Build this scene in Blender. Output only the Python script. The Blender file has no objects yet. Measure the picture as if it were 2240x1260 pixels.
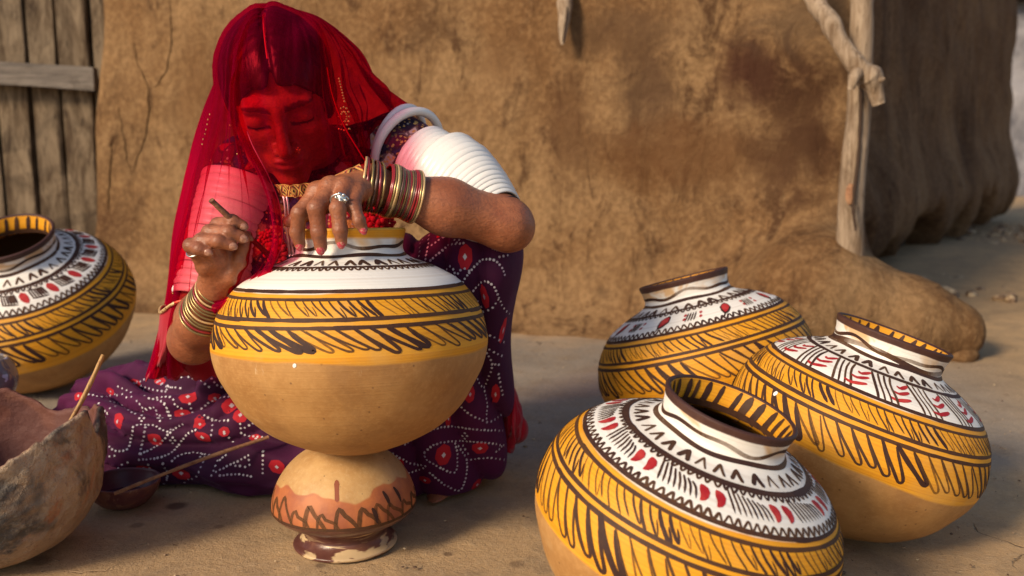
import bpy, math, random
import numpy as np
from mathutils import Vector, Matrix
from mathutils.bvhtree import BVHTree

random.seed(7)
RNG = np.random.default_rng(7)
SC = bpy.context.scene
COL = SC.collection
R = math.radians

# ------------------------------------------------------------------ camera, sky, sun, exposure
CAM_H, PITCH, FPX = 0.58, R(8.7), 2100.0
cam_data = bpy.data.cameras.new('camera')
cam_data.lens = 36.0 * FPX / 2240.0
cam_data.sensor_width = 36.0
cam_data.clip_start = 0.02
cam_data.clip_end = 500.0
cam_data.dof.use_dof = True
cam_data.dof.focus_distance = 1.27
cam_data.dof.aperture_fstop = 4.5
cam = bpy.data.objects.new('camera', cam_data)
COL.objects.link(cam)
cam.location = (0, 0, CAM_H)
cam.rotation_euler = (R(90) - PITCH, 0, 0)
SC.camera = cam

SUN_EL, SUN_AZ = R(29), R(-135)      # azimuth of the sun from +Y, clockwise: from the left, a little in front
sd = Vector((math.sin(SUN_AZ) * math.cos(SUN_EL), math.cos(SUN_AZ) * math.cos(SUN_EL), math.sin(SUN_EL)))
world = bpy.data.worlds.new('World')
SC.world = world
world.use_nodes = True
wn = world.node_tree.nodes
sky = wn.new('ShaderNodeTexSky')
sky.sky_type = 'NISHITA'
sky.sun_disc = False
sky.sun_elevation = SUN_EL
sky.sun_rotation = SUN_AZ
sky.air_density = 1.0
sky.dust_density = 1.5
bg = wn['Background']
bg.inputs['Strength'].default_value = 0.128
world.node_tree.links.new(sky.outputs[0], bg.inputs['Color'])
sl = bpy.data.lights.new('sun', 'SUN')
sl.energy = 3.8
sl.angle = R(13.0)
sl.color = (1.0, 0.79, 0.54)
sun = bpy.data.objects.new('sun', sl)
COL.objects.link(sun)
sun.location = sd * 20
sun.rotation_euler = (-sd).to_track_quat('-Z', 'Y').to_euler()
SC.view_settings.view_transform = 'Standard'
SC.view_settings.look = 'None'
SC.view_settings.gamma = 1.0
SC.view_settings.exposure = 0.12
SC.view_settings.use_curve_mapping = False
SC.render.engine = 'CYCLES'
SC.cycles.use_denoising = True
SC.cycles.max_bounces = 8
SC.cycles.transparent_max_bounces = 12

# ------------------------------------------------------------------ helpers: placing
CP, SP = math.cos(PITCH), math.sin(PITCH)
def ray(px, py):
    dx, dy = (px - 1120) / FPX, (630 - py) / FPX
    return np.array([dx, CP + dy * SP, -SP + dy * CP])
def at(px, py, Y):
    """the point at depth Y metres that is seen at that place of the photograph"""
    d = ray(px, py)
    t = Y / d[1]
    return np.array([d[0] * t, Y, CAM_H + d[2] * t])
def on_ground(px, py, z=0.0):
    d = ray(px, py)
    t = (z - CAM_H) / d[2]
    return np.array([d[0] * t, d[1] * t, z])

# ------------------------------------------------------------------ helpers: meshes
def mesh(name, verts, faces, smooth=True):
    me = bpy.data.meshes.new(name)
    verts = np.asarray(verts, dtype=np.float32)
    if isinstance(faces, np.ndarray):
        nf, k = faces.shape
        me.vertices.add(len(verts)); me.vertices.foreach_set('co', verts.ravel())
        me.loops.add(nf * k); me.loops.foreach_set('vertex_index', faces.astype(np.int32).ravel())
        me.polygons.add(nf)
        me.polygons.foreach_set('loop_start', np.arange(0, nf * k, k, dtype=np.int32))
        me.update(calc_edges=True)
        me.validate()
    else:
        me.from_pydata(verts.tolist(), [], faces)
        me.update()
    me.polygons.foreach_set('use_smooth', np.full(len(me.polygons), smooth))
    return me
def link(name, me, material=None, parent=None, world_space=False):
    o = bpy.data.objects.new(name, me)
    COL.objects.link(o)
    if material is not None and me is not None and not me.materials:
        me.materials.append(material)
    if parent is not None:
        o.parent = parent
        if world_space:
            o.matrix_parent_inverse = parent.matrix_basis.inverted()
    return o
def obj(name, verts, faces, material=None, parent=None, world_space=False, smooth=True):
    return link(name, mesh(name, verts, faces, smooth), material, parent, world_space)
def empty(name, loc=(0, 0, 0), rot=None):
    o = bpy.data.objects.new(name, None)
    COL.objects.link(o)
    o.empty_display_size = 0.05
    if rot is not None:
        o.matrix_basis = Matrix.Translation(Vector(loc)) @ rot.to_4x4()
    else:
        o.location = Vector(loc)
    return o
def tag(o, label=None, cat=None, group=None, kind=None):
    if label: o['label'] = label
    if cat: o['category'] = cat
    if group: o['group'] = group
    if kind: o['kind'] = kind
    return o
def attr(o, name, vals):
    a = o.data.attributes.new(name, 'FLOAT', 'POINT')
    a.data.foreach_set('value', np.asarray(vals, dtype=np.float32).ravel())
def attr_col(o, name, vals):
    a = o.data.attributes.new(name, 'FLOAT_COLOR', 'POINT')
    v = np.ones((len(vals), 4), dtype=np.float32); v[:, :3] = vals
    a.data.foreach_set('color', v.ravel())
def grid_faces(nr, nc, wrap=False):
    f = []
    i = np.arange(nr - 1)[:, None]
    m = nc if wrap else nc - 1
    j = np.arange(m)[None, :]
    j2 = (j + 1) % nc
    a = i * nc + j; b = i * nc + j2; c = (i + 1) * nc + j2; d = (i + 1) * nc + j
    return np.stack([a, b, c, d], -1).reshape(-1, 4)
def spline(P, n, closed=False):
    """Catmull-Rom through the rows of P, n points, uniform in parameter"""
    P = np.asarray(P, float)
    if len(P) == 2:
        t = np.linspace(0, 1, n)[:, None]
        return P[0] * (1 - t) + P[1] * t
    Q = np.vstack([2 * P[0] - P[1], P, 2 * P[-1] - P[-2]])
    u = np.linspace(0, len(P) - 1 - 1e-9, n)
    i = u.astype(int); t = (u - i)[:, None]
    p0, p1, p2, p3 = Q[i], Q[i + 1], Q[i + 2], Q[i + 3]
    return 0.5 * (2 * p1 + (p2 - p0) * t + (2 * p0 - 5 * p1 + 4 * p2 - p3) * t ** 2 + (3 * p1 - p0 - 3 * p2 + p3) * t ** 3)
def resample(P, n):
    d = np.r_[0, np.cumsum(np.linalg.norm(np.diff(P, axis=0), axis=1))]
    s = np.linspace(0, d[-1], n)
    return np.stack([np.interp(s, d, P[:, k]) for k in range(P.shape[1])], 1)

# ------------------------------------------------------------------ helpers: noise
_perm = RNG.permutation(256); _val = RNG.random(256) * 2 - 1
def vnoise(p):
    p = np.asarray(p, float)
    f = np.floor(p); i = f.astype(np.int64); w = p - f
    w = w * w * (3 - 2 * w)
    def h(a, b, c):
        return _val[_perm[(_perm[(_perm[a & 255] + b) & 255] + c) & 255]]
    x, y, z = i[..., 0], i[..., 1], i[..., 2]
    u, v, t = w[..., 0], w[..., 1], w[..., 2]
    def lx(b, c): return h(x, b, c) * (1 - u) + h(x + 1, b, c) * u
    return (lx(y, z) * (1 - v) + lx(y + 1, z) * v) * (1 - t) + (lx(y, z + 1) * (1 - v) + lx(y + 1, z + 1) * v) * t
def fbm(p, o=4, g=0.5):
    p = np.asarray(p, float); s = 0; a = 1
    for k in range(o):
        s = s + a * vnoise(p * 2 ** k + 17.3 * k); a *= g
    return s

# ------------------------------------------------------------------ helpers: tubes, lathes, tori
def frames(P):
    T = np.gradient(P, axis=0); T /= np.linalg.norm(T, axis=1)[:, None] + 1e-12
    n = np.array([0.3, -0.9, 0.31]); N = []
    for t in T:
        n = n - t * n.dot(t); n /= np.linalg.norm(n) + 1e-12; N.append(n.copy())
    N = np.array(N); B = np.cross(T, N)
    return T, N, B
def tube(P, rad, nc=12, rough=0.0, nscale=20.0, flat=1.0, cap=True):
    P = np.asarray(P, float); n = len(P)
    rad = np.broadcast_to(np.asarray(rad, float), (n,))
    T, N, B = frames(P)
    a = np.linspace(0, 2 * np.pi, nc, endpoint=False)
    V = P[:, None] + rad[:, None, None] * (np.cos(a)[None, :, None] * N[:, None] + flat * np.sin(a)[None, :, None] * B[:, None])
    if rough:
        D = V - P[:, None]
        V = P[:, None] + D * (1 + rough * fbm(V * nscale, 3))[..., None]
    V = V.reshape(-1, 3)
    F = grid_faces(n, nc, True)[:, ::-1].tolist()
    if cap:
        V = np.vstack([V, P[:1], P[-1:]]); c0, c1 = len(V) - 2, len(V) - 1
        for j in range(nc):
            F.append([c0, (j + 1) % nc, j]); F.append([c1, (n - 1) * nc + j, (n - 1) * nc + (j + 1) % nc])
    return V, F
def join(parts):
    V = []; F = []; k = 0
    for v, f in parts:
        v = np.asarray(v); V.append(v)
        F += [[i + k for i in q] for q in (f.tolist() if isinstance(f, np.ndarray) else f)]
        k += len(v)
    return np.vstack(V), F
def torus(R1, r2, n1=40, n2=8, wob=0.0):
    a = np.linspace(0, 2 * np.pi, n1, endpoint=False); b = np.linspace(0, 2 * np.pi, n2, endpoint=False)
    A, Bq = np.meshgrid(a, b, indexing='ij')
    rr = R1 + r2 * np.cos(Bq) * 1.0
    V = np.stack([rr * np.cos(A), rr * np.sin(A), r2 * np.sin(Bq) * (1 + wob * np.sin(A * 9))], -1).reshape(-1, 3)
    F = []
    for i in range(n1):
        for j in range(n2):
            F.append([i * n2 + j, ((i + 1) % n1) * n2 + j, ((i + 1) % n1) * n2 + (j + 1) % n2, i * n2 + (j + 1) % n2])
    return V, F
def ball(c, r, n=10, m=8, scale=(1, 1, 1), M=None):
    V = [(0, 0, 1)]
    for i in range(1, m):
        t = math.pi * i / m
        for j in range(n):
            a = 2 * math.pi * j / n
            V.append((math.sin(t) * math.cos(a), math.sin(t) * math.sin(a), math.cos(t)))
    V.append((0, 0, -1))
    F = [[0, 1 + j, 1 + (j + 1) % n] for j in range(n)]
    for i in range(m - 2):
        for j in range(n):
            a = 1 + i * n + j; b = 1 + i * n + (j + 1) % n
            F.append([a, a + n, b + n, b])
    k = 1 + (m - 2) * n
    F += [[k + j, len(V) - 1, k + (j + 1) % n] for j in range(n)]
    V = np.array(V) * r * np.asarray(scale)
    if M is not None: V = V @ np.asarray(M).T
    return V + np.asarray(c), F

# ------------------------------------------------------------------ helpers: signed distance sculpting
def seg(p, a, b, r1, r2):
    a = np.asarray(a); b = np.asarray(b); ba = b - a
    t = np.clip(((p - a) @ ba) / (ba @ ba + 1e-12), 0, 1)
    return np.linalg.norm(p - a - t[:, None] * ba, axis=1) - (r1 + (r2 - r1) * t)
def ell(p, c, r):
    r = np.asarray(r, float); q = (p - np.asarray(c)) / r
    k0 = np.linalg.norm(q, axis=1); k1 = np.linalg.norm(q / r, axis=1) + 1e-9
    return k0 * (k0 - 1) / k1
def smin(a, b, k):
    h = np.clip(0.5 + 0.5 * (b - a) / k, 0, 1)
    return b * (1 - h) + a * h - k * h * (1 - h)
def smax(a, b, k): return -smin(-a, -b, k)
def surface(fn, lo, hi, h, margin=0.0):
    """mesh of fn = 0 (surface nets); fn is only sampled in blocks near the surface"""
    lo = np.asarray(lo, float); hi = np.asarray(hi, float)
    B = 10
    nb = np.ceil((hi - lo) / (h * B)).astype(int)
    bi = np.stack(np.meshgrid(*[np.arange(k) for k in nb], indexing='ij'), -1).reshape(-1, 3)
    fc = np.concatenate([fn(c) for c in np.array_split(lo + (bi * B + (B - 1) / 2) * h, max(1, len(bi) // 60000 + 1))])
    f = np.repeat(np.repeat(np.repeat(np.where(fc < 0, -1, 1).astype(np.float32).reshape(nb), B, 0), B, 1), B, 2)
    act = bi[np.abs(fc) < B * h * 0.95 + margin]
    loc = np.stack(np.meshgrid(*[np.arange(B)] * 3, indexing='ij'), -1).reshape(-1, 3)
    for ch in np.array_split(act, max(1, len(act) // 150 + 1)):
        idx = (ch[:, None] * B + loc[None]).reshape(-1, 3)
        f[idx[:, 0], idx[:, 1], idx[:, 2]] = fn(lo + idx * h)
    s = f < 0
    sh = np.array(f.shape)
    c = np.zeros(sh - 1, np.int8)
    for a in (0, 1):
        for b in (0, 1):
            for d in (0, 1):
                c += s[a:sh[0] - 1 + a, b:sh[1] - 1 + b, d:sh[2] - 1 + d]
    cell = np.argwhere((c > 0) & (c < 8))
    acc = np.zeros((len(cell), 3)); cnt = np.zeros(len(cell))
    C = [(0, 0, 0), (1, 0, 0), (0, 1, 0), (1, 1, 0), (0, 0, 1), (1, 0, 1), (0, 1, 1), (1, 1, 1)]
    val = [f[cell[:, 0] + a, cell[:, 1] + b, cell[:, 2] + d] for a, b, d in C]
    for i, j in ((0, 1), (2, 3), (4, 5), (6, 7), (0, 2), (1, 3), (4, 6), (5, 7), (0, 4), (1, 5), (2, 6), (3, 7)):
        v0, v1 = val[i], val[j]; m = (v0 < 0) != (v1 < 0)
        t = np.where(m, v0 / np.where(m, v0 - v1, 1), 0)[:, None]
        acc += np.where(m[:, None], np.array(C[i]) * (1 - t) + np.array(C[j]) * t, 0); cnt += m
    V = lo + (cell + acc / cnt[:, None]) * h
    ix = np.full(sh - 1, -1, np.int32); ix[cell[:, 0], cell[:, 1], cell[:, 2]] = np.arange(len(cell))
    F = []
    for ax in range(3):
        a1, a2 = (ax + 1) % 3, (ax + 2) % 3
        n = [slice(None)] * 3; n2 = [slice(None)] * 3
        n[ax] = slice(0, sh[ax] - 1); n2[ax] = slice(1, sh[ax])
        s0, s1 = s[tuple(n)], s[tuple(n2)]
        e = np.argwhere(s0 != s1)
        e = e[(e[:, a1] > 0) & (e[:, a2] > 0) & (e[:, a1] < sh[a1] - 1) & (e[:, a2] < sh[a2] - 1)]
        q = []
        for d1, d2 in ((1, 1), (0, 1), (0, 0), (1, 0)):
            g = e.copy(); g[:, a1] -= d1; g[:, a2] -= d2
            q.append(ix[g[:, 0], g[:, 1], g[:, 2]])
        q = np.stack(q, 1); ins = s0[e[:, 0], e[:, 1], e[:, 2]]
        F.append(np.where(ins[:, None], q, q[:, ::-1]))
    F = np.vstack(F)
    return V, F[(F >= 0).all(1)]

# ------------------------------------------------------------------ helpers: materials
class Mat:
    def __init__(s, name):
        s.m = bpy.data.materials.new(name); s.m.use_nodes = True
        s.t = s.m.node_tree; s.t.nodes.clear()
        s.out = s.t.nodes.new('ShaderNodeOutputMaterial')
        s.tc = s.t.nodes.new('ShaderNodeTexCoord')
    def n(s, typ, ins=None, **props):
        nd = s.t.nodes.new(typ)
        for k, v in props.items(): setattr(nd, k, v)
        for k, v in (ins or {}).items(): s.set(nd.inputs[k], v)
        return nd
    def set(s, sock, v):
        if isinstance(v, bpy.types.NodeSocket): s.t.links.new(v, sock)
        elif isinstance(v, (tuple, list)) and len(v) == 3 and sock.type == 'RGBA': sock.default_value = (*v, 1)
        else: sock.default_value = v
    @property
    def P(s): return s.tc.outputs['Object']
    def map(s, scale=(1, 1, 1), rot=(0, 0, 0), loc=(0, 0, 0), vec=None):
        return s.n('ShaderNodeMapping', {'Vector': vec or s.P, 'Scale': scale, 'Rotation': rot, 'Location': loc}).outputs[0]
    def noise(s, scale, detail=4, rough=0.55, vec=None, dist=0.0):
        return s.n('ShaderNodeTexNoise', {'Vector': vec or s.P, 'Scale': scale, 'Detail': detail, 'Roughness': rough, 'Distortion': dist}).outputs[0]
    def voro(s, scale, vec=None, out='Distance', feature='F1', rand=1.0):
        return s.n('ShaderNodeTexVoronoi', {'Vector': vec or s.P, 'Scale': scale, 'Randomness': rand}, feature=feature).outputs[out]
    def ramp(s, fac, stops, interp='LINEAR'):
        nd = s.n('ShaderNodeValToRGB', {'Fac': fac}); cr = nd.color_ramp; cr.interpolation = interp
        while len(cr.elements) < len(stops): cr.elements.new(0.5)
        for e, (p, c) in zip(cr.elements, stops):
            e.position = p; e.color = (*c, 1) if isinstance(c, (tuple, list)) else (c, c, c, 1)
        return nd.outputs[0]
    def mix(s, f, a, b, blend='MIX'):
        nd = s.n('ShaderNodeMix', data_type='RGBA', blend_type=blend)
        s.set(nd.inputs[0], f); s.set(nd.inputs[6], a); s.set(nd.inputs[7], b)
        return nd.outputs[2]
    def math(s, op, a, b=0.0, clamp=False):
        nd = s.n('ShaderNodeMath', operation=op, use_clamp=clamp); s.set(nd.inputs[0], a); s.set(nd.inputs[1], b)
        return nd.outputs[0]
    def step(s, v, a, b, lo=0.0, hi=1.0):
        nd = s.n('ShaderNodeMapRange', {'Value': v, 'From Min': a, 'From Max': b, 'To Min': lo, 'To Max': hi}, interpolation_type='SMOOTHSTEP')
        return nd.outputs[0]
    def attr(s, name, out='Fac'): return s.n('ShaderNodeAttribute', attribute_name=name).outputs[out]
    def bump(s, hgt, strength=0.5, dist=0.01, normal=None):
        i = {'Height': hgt, 'Strength': strength, 'Distance': dist}
        if normal is not None: i['Normal'] = normal
        return s.n('ShaderNodeBump', i).outputs[0]
    def bsdf(s, color, rough=0.8, normal=None, spec=0.3, **kw):
        i = {'Base Color': color, 'Roughness': rough, 'Specular IOR Level': spec}
        if normal is not None: i['Normal'] = normal
        for k, v in kw.items(): i[k.replace('_', ' ')] = v
        b = s.n('ShaderNodeBsdfPrincipled', i)
        s.t.links.new(b.outputs[0], s.out.inputs['Surface'])
        s.last = b
        return s
    def surf(s, sh): s.t.links.new(sh, s.out.inputs['Surface']); return s

# ------------------------------------------------------------------ materials of the setting
def make_mud(name, a, b, dark, stain=0.5, scale=1.0):
    M = Mat(name)
    big = M.noise(2.2 * scale, 6, 0.62, dist=0.6)
    str_ = M.noise(1.0, 7, 0.70, vec=M.map((11 * scale, 11 * scale, 5.0 * scale)), dist=0.9)
    fine = M.noise(52 * scale, 6, 0.72)
    c = M.mix(M.step(big, 0.33, 0.66), a, b)
    c = M.mix(M.math('MULTIPLY', M.step(str_, 0.50, 0.68), stain), c, dark)
    c = M.mix(M.math('MULTIPLY', M.step(M.noise(1.1 * scale, 4, 0.5, dist=0.3), 0.56, 0.70), stain * 1.1), c, dark)
    c = M.mix(M.step(fine, 0.56, 0.42, 0.0, 0.28), c, dark)
    c = M.mix(M.step(fine, 0.46, 0.72, 0.0, 0.40), c, (b[0] * 1.25, b[1] * 1.27, b[2] * 1.3))
    fl = M.noise(1.0, 3, 0.6, vec=M.map((150, 150, 38), rot=(0.4, 0.9, 0.3)))
    c = M.mix(M.step(fl, 0.66, 0.74, 0, 0.35), c, (0.45, 0.32, 0.18))
    pit = M.voro(30 * scale, out='Distance')
    c = M.mix(M.step(pit, 0.10, 0.02, 0, 0.7), c, (0.07, 0.04, 0.02))
    sm = M.voro(1.0, vec=M.map((11, 11, 8)), feature='SMOOTH_F1')
    h = M.math('ADD', M.math('MULTIPLY', str_, 1.0), M.math('MULTIPLY', fine, 0.32))
    h = M.math('ADD', h, M.math('MULTIPLY', sm, 0.22))
    h = M.math('ADD', h, M.math('MULTIPLY', M.noise(130, 3, 0.7), 0.12))
    return M, c, h
Mw, c, h = make_mud('mud plaster', (0.165, 0.086, 0.036), (0.268, 0.163, 0.079), (0.064, 0.031, 0.015), 0.9)
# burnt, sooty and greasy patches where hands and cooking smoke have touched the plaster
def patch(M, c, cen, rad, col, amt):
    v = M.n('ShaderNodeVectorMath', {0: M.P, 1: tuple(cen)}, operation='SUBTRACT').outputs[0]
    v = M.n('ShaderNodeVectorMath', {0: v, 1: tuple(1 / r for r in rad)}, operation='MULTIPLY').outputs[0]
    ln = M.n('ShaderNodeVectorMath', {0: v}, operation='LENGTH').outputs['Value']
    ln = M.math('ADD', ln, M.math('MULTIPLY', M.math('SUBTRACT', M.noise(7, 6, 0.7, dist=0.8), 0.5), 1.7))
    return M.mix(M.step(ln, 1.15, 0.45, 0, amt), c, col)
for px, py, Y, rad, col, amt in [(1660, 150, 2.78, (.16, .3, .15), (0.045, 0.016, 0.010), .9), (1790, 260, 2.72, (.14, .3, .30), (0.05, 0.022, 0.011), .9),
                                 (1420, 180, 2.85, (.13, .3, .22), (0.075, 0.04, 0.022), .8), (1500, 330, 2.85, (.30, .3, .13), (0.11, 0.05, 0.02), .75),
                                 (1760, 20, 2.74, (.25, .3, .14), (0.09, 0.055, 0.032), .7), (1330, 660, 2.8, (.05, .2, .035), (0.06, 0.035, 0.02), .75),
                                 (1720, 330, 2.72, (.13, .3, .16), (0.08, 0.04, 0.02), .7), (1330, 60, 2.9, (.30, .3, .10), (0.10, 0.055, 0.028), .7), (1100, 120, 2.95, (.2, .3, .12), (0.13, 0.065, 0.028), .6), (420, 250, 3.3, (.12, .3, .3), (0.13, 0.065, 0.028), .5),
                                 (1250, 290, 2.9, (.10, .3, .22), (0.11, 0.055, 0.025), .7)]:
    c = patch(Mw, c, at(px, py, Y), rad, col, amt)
MUD = Mw.bsdf(c, 0.92, Mw.bump(h, 0.75, 0.022), 0.12).m
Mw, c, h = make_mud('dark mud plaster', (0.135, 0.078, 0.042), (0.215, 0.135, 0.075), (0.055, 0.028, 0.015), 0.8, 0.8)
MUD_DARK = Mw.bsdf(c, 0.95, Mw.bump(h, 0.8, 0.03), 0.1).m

M = Mat('trodden earth')
big = M.noise(1.6, 5, 0.6, dist=0.5); mid = M.noise(11, 6, 0.68); fine = M.noise(120, 5, 0.75)
c = M.mix(M.step(big, 0.35, 0.65), (0.40, 0.275, 0.155), (0.50, 0.335, 0.18))
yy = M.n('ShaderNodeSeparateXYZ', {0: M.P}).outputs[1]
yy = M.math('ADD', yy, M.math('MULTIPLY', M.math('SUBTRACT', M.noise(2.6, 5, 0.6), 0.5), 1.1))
c = M.mix(M.math('MULTIPLY', M.step(yy, 1.45, 1.85), M.math('MULTIPLY', M.step(yy, 3.1, 2.6, 0, .85), M.step(M.n('ShaderNodeSeparateXYZ', {0: M.P}).outputs[0], 1.35, .95))), c, M.mix(M.step(big, .35, .65), (0.195, 0.183, 0.168), (0.27, 0.245, 0.215)))   # shade on the middle ground, painted in as a grey band
c = M.mix(M.step(mid, 0.42, 0.70, 0, 0.55), c, (0.225, 0.165, 0.11))
c = M.mix(M.step(fine, 0.45, 0.75, 0, 0.45), c, (0.52, 0.40, 0.27))
straw = M.noise(1.0, 2, 0.5, vec=M.map((70, 330, 100), rot=(0, 0, 0.7)))
straw2 = M.noise(1.0, 2, 0.5, vec=M.map((330, 80, 100), rot=(0, 0, 0.25)))
c = M.mix(M.step(straw, 0.68, 0.74, 0, 0.5), c, (0.58, 0.44, 0.27))
c = M.mix(M.step(straw2, 0.68, 0.74, 0, 0.45), c, (0.16, 0.11, 0.07))
spk = M.voro(60)
c = M.mix(M.step(spk, 0.085, 0.05, 0, 0.75), c, (0.06, 0.035, 0.02))
crk = M.n('ShaderNodeTexVoronoi', {'Vector': M.map((1, 1, 0.02), vec=None), 'Scale': 4.2}, feature='DISTANCE_TO_EDGE')
wv = M.n('ShaderNodeVectorMath', {0: M.P, 1: M.n('ShaderNodeVectorMath', {0: M.n('ShaderNodeTexNoise', {'Vector': M.P, 'Scale': 7.0, 'Detail': 5.0}).outputs['Color'], 1: (0.22, 0.22, 0)}, operation='MULTIPLY').outputs[0]}, operation='ADD').outputs[0]
M.set(crk.inputs['Vector'], wv)
crack = M.math('MULTIPLY', M.step(crk.outputs[0], 0.012, 0.002), M.step(M.noise(2.3, 3, 0.5), 0.55, 0.64))
c = M.mix(M.math('MULTIPLY', crack, 0.7), c, (0.09, 0.065, 0.045))
gr = M.noise(420, 3, 0.7); c = M.mix(M.step(gr, 0.55, 0.72, 0, 0.55), c, (0.13, 0.085, 0.05)); c = M.mix(M.step(gr, 0.42, 0.30, 0, 0.45), c, (0.50, 0.37, 0.23))
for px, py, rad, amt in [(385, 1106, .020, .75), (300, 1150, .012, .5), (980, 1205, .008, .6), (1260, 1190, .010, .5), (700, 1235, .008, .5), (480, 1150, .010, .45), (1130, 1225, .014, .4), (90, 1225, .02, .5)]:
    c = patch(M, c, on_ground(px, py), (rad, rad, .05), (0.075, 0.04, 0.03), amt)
h = M.math('ADD', M.math('MULTIPLY', mid, 1.0), M.math('ADD', M.math('MULTIPLY', fine, 0.34), M.math('MULTIPLY', gr, 0.16)))
h = M.math('SUBTRACT', h, M.math('MULTIPLY', crack, 0.6))
h = M.math('ADD', h, M.math('MULTIPLY', M.step(straw, 0.62, 0.76), 0.16))
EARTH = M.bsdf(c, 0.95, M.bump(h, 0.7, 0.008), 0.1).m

def make_wood(name, a, b, dark, sc=(30, 30, 3.0)):
    M = Mat(name)
    g = M.noise(1.0, 6, 0.7, vec=M.map(sc), dist=0.7)
    g2 = M.noise(1.0, 4, 0.6, vec=M.map(tuple(k * 3.2 for k in sc)))
    c = M.mix(M.step(g, 0.32, 0.66), a, b)
    c = M.mix(M.step(g2, 0.54, 0.72, 0, 0.7), c, dark)
    c = M.mix(M.step(M.noise(3.2, 5, 0.6, dist=1), 0.52, 0.68, 0, 0.6), c, dark)
    h = M.math('ADD', g, M.math('MULTIPLY', g2, 0.6))
    return M.bsdf(c, 0.85, M.bump(h, 0.7, 0.006), 0.2).m
WOOD_GREY = make_wood('weathered grey wood', (0.060, 0.038, 0.022), (0.20, 0.15, 0.10), (0.022, 0.014, 0.010), (22, 22, 5.5))
WOOD_PALE = make_wood('bleached branch wood', (0.17, 0.11, 0.065), (0.37, 0.285, 0.205), (0.07, 0.04, 0.022), (46, 46, 5))
WOOD_BAR = make_wood('grey rail wood', (0.10, 0.085, 0.075), (0.21, 0.18, 0.155), (0.05, 0.04, 0.032), (4, 30, 60))
WOOD_STICK = make_wood('split bamboo', (0.36, 0.20, 0.085), (0.58, 0.37, 0.17), (0.20, 0.07, 0.035), (40, 40, 12))
WOOD_RED = make_wood('reddish stick wood', (0.24, 0.11, 0.06), (0.40, 0.22, 0.12), (0.12, 0.04, 0.03), (30, 60, 60))

# ------------------------------------------------------------------ ground
def geo(lo, hi, n0, far, n1):
    mid = np.linspace(lo, hi, n0); out = np.geomspace(0.05, far, n1)
    return np.r_[lo - out[::-1], mid, hi + out]
gx, gy = geo(-1.8, 2.2, 150, 60, 22), geo(0.2, 4.0, 150, 60, 22)
X, Y = np.meshgrid(gx, gy); Z = np.zeros_like(X)
pts = np.stack([X, Y, Z], -1).reshape(-1, 3)
near = np.clip((3.6 - np.hypot(pts[:, 0], pts[:, 1] - 1.5)) / 1.0, 0, 1)
pts[:, 2] = (0.0035 * fbm(pts * 3.0, 3) + 0.002 * fbm(pts * 14, 3)) * near - 0.003
# heap of rubble earth at the foot of the far hut
hill = at(2130, 640, 3.9)
pts[:, 2] += 0.06 * np.exp(-((pts[:, 0] - 2.3) / .7) ** 2 - ((pts[:, 1] - 4.6) / .8) ** 2)
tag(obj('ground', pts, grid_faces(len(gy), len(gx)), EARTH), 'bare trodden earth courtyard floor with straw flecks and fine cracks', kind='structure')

# ------------------------------------------------------------------ the mud wall behind the woman, with its rounded foot
WA, WB = np.array([-1.53, 3.50]), np.array([0.99, 2.80])
wd = (WB - WA) / np.linalg.norm(WB - WA); wnrm = np.array([wd[1], -wd[0]]); wl = np.linalg.norm(WB - WA)
if wnrm[1] > 0: wnrm = -wnrm
b1, b2, b3 = at(1780, 650, 2.66), at(1985, 702, 2.60), at(2076, 728, 2.575)
b0 = at(1560, 720, 2.80)
def wall_sdf(p):
    q = p[:, :2] - WA
    t, n, z = q @ wd, q @ wnrm, p[:, 2]
    flare = 0.045 * np.exp(-np.clip(z, 0, None) / 0.20) + 0.11 * np.exp(-np.clip(z, -.1, None) / 0.045)
    n = n - flare + 0.03 * z
    lt = 0.085 * np.exp(-np.clip(z, 0, None) / 0.35) - 0.03 * z
    dx = np.maximum(-(t + lt), t - wl - 0.02); dn = np.maximum(n, -n - 0.5); dz = z - 1.62
    r = 0.07
    d = np.stack([dx + r, dn + r, dz + r], 1)
    d = np.linalg.norm(np.maximum(d, 0), axis=1) + np.minimum(d.max(1), 0) - r
    e = smin(seg(p, b1, b2, 0.150, 0.118), seg(p, b2, b3, 0.118, 0.086), 0.05)
    e = smin(e, seg(p, b0, b1, 0.08, 0.150), 0.12)
    d = smin(d, e, 0.24)
    d = d + 0.012 * fbm(p * 3.1, 2) + 0.005 * fbm(p * np.array([12, 12, 7]), 3)
    # long drips of rain-softened mud on the left
    return d
V, F = surface(wall_sdf, (-1.95, 2.25, -0.06), (1.5, 4.3, 1.72), 0.016)
wall = tag(obj('mud_wall', V, F, MUD), 'sunlit brown mud plaster wall with stains and a rounded foot behind the seated woman', 'wall')
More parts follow.
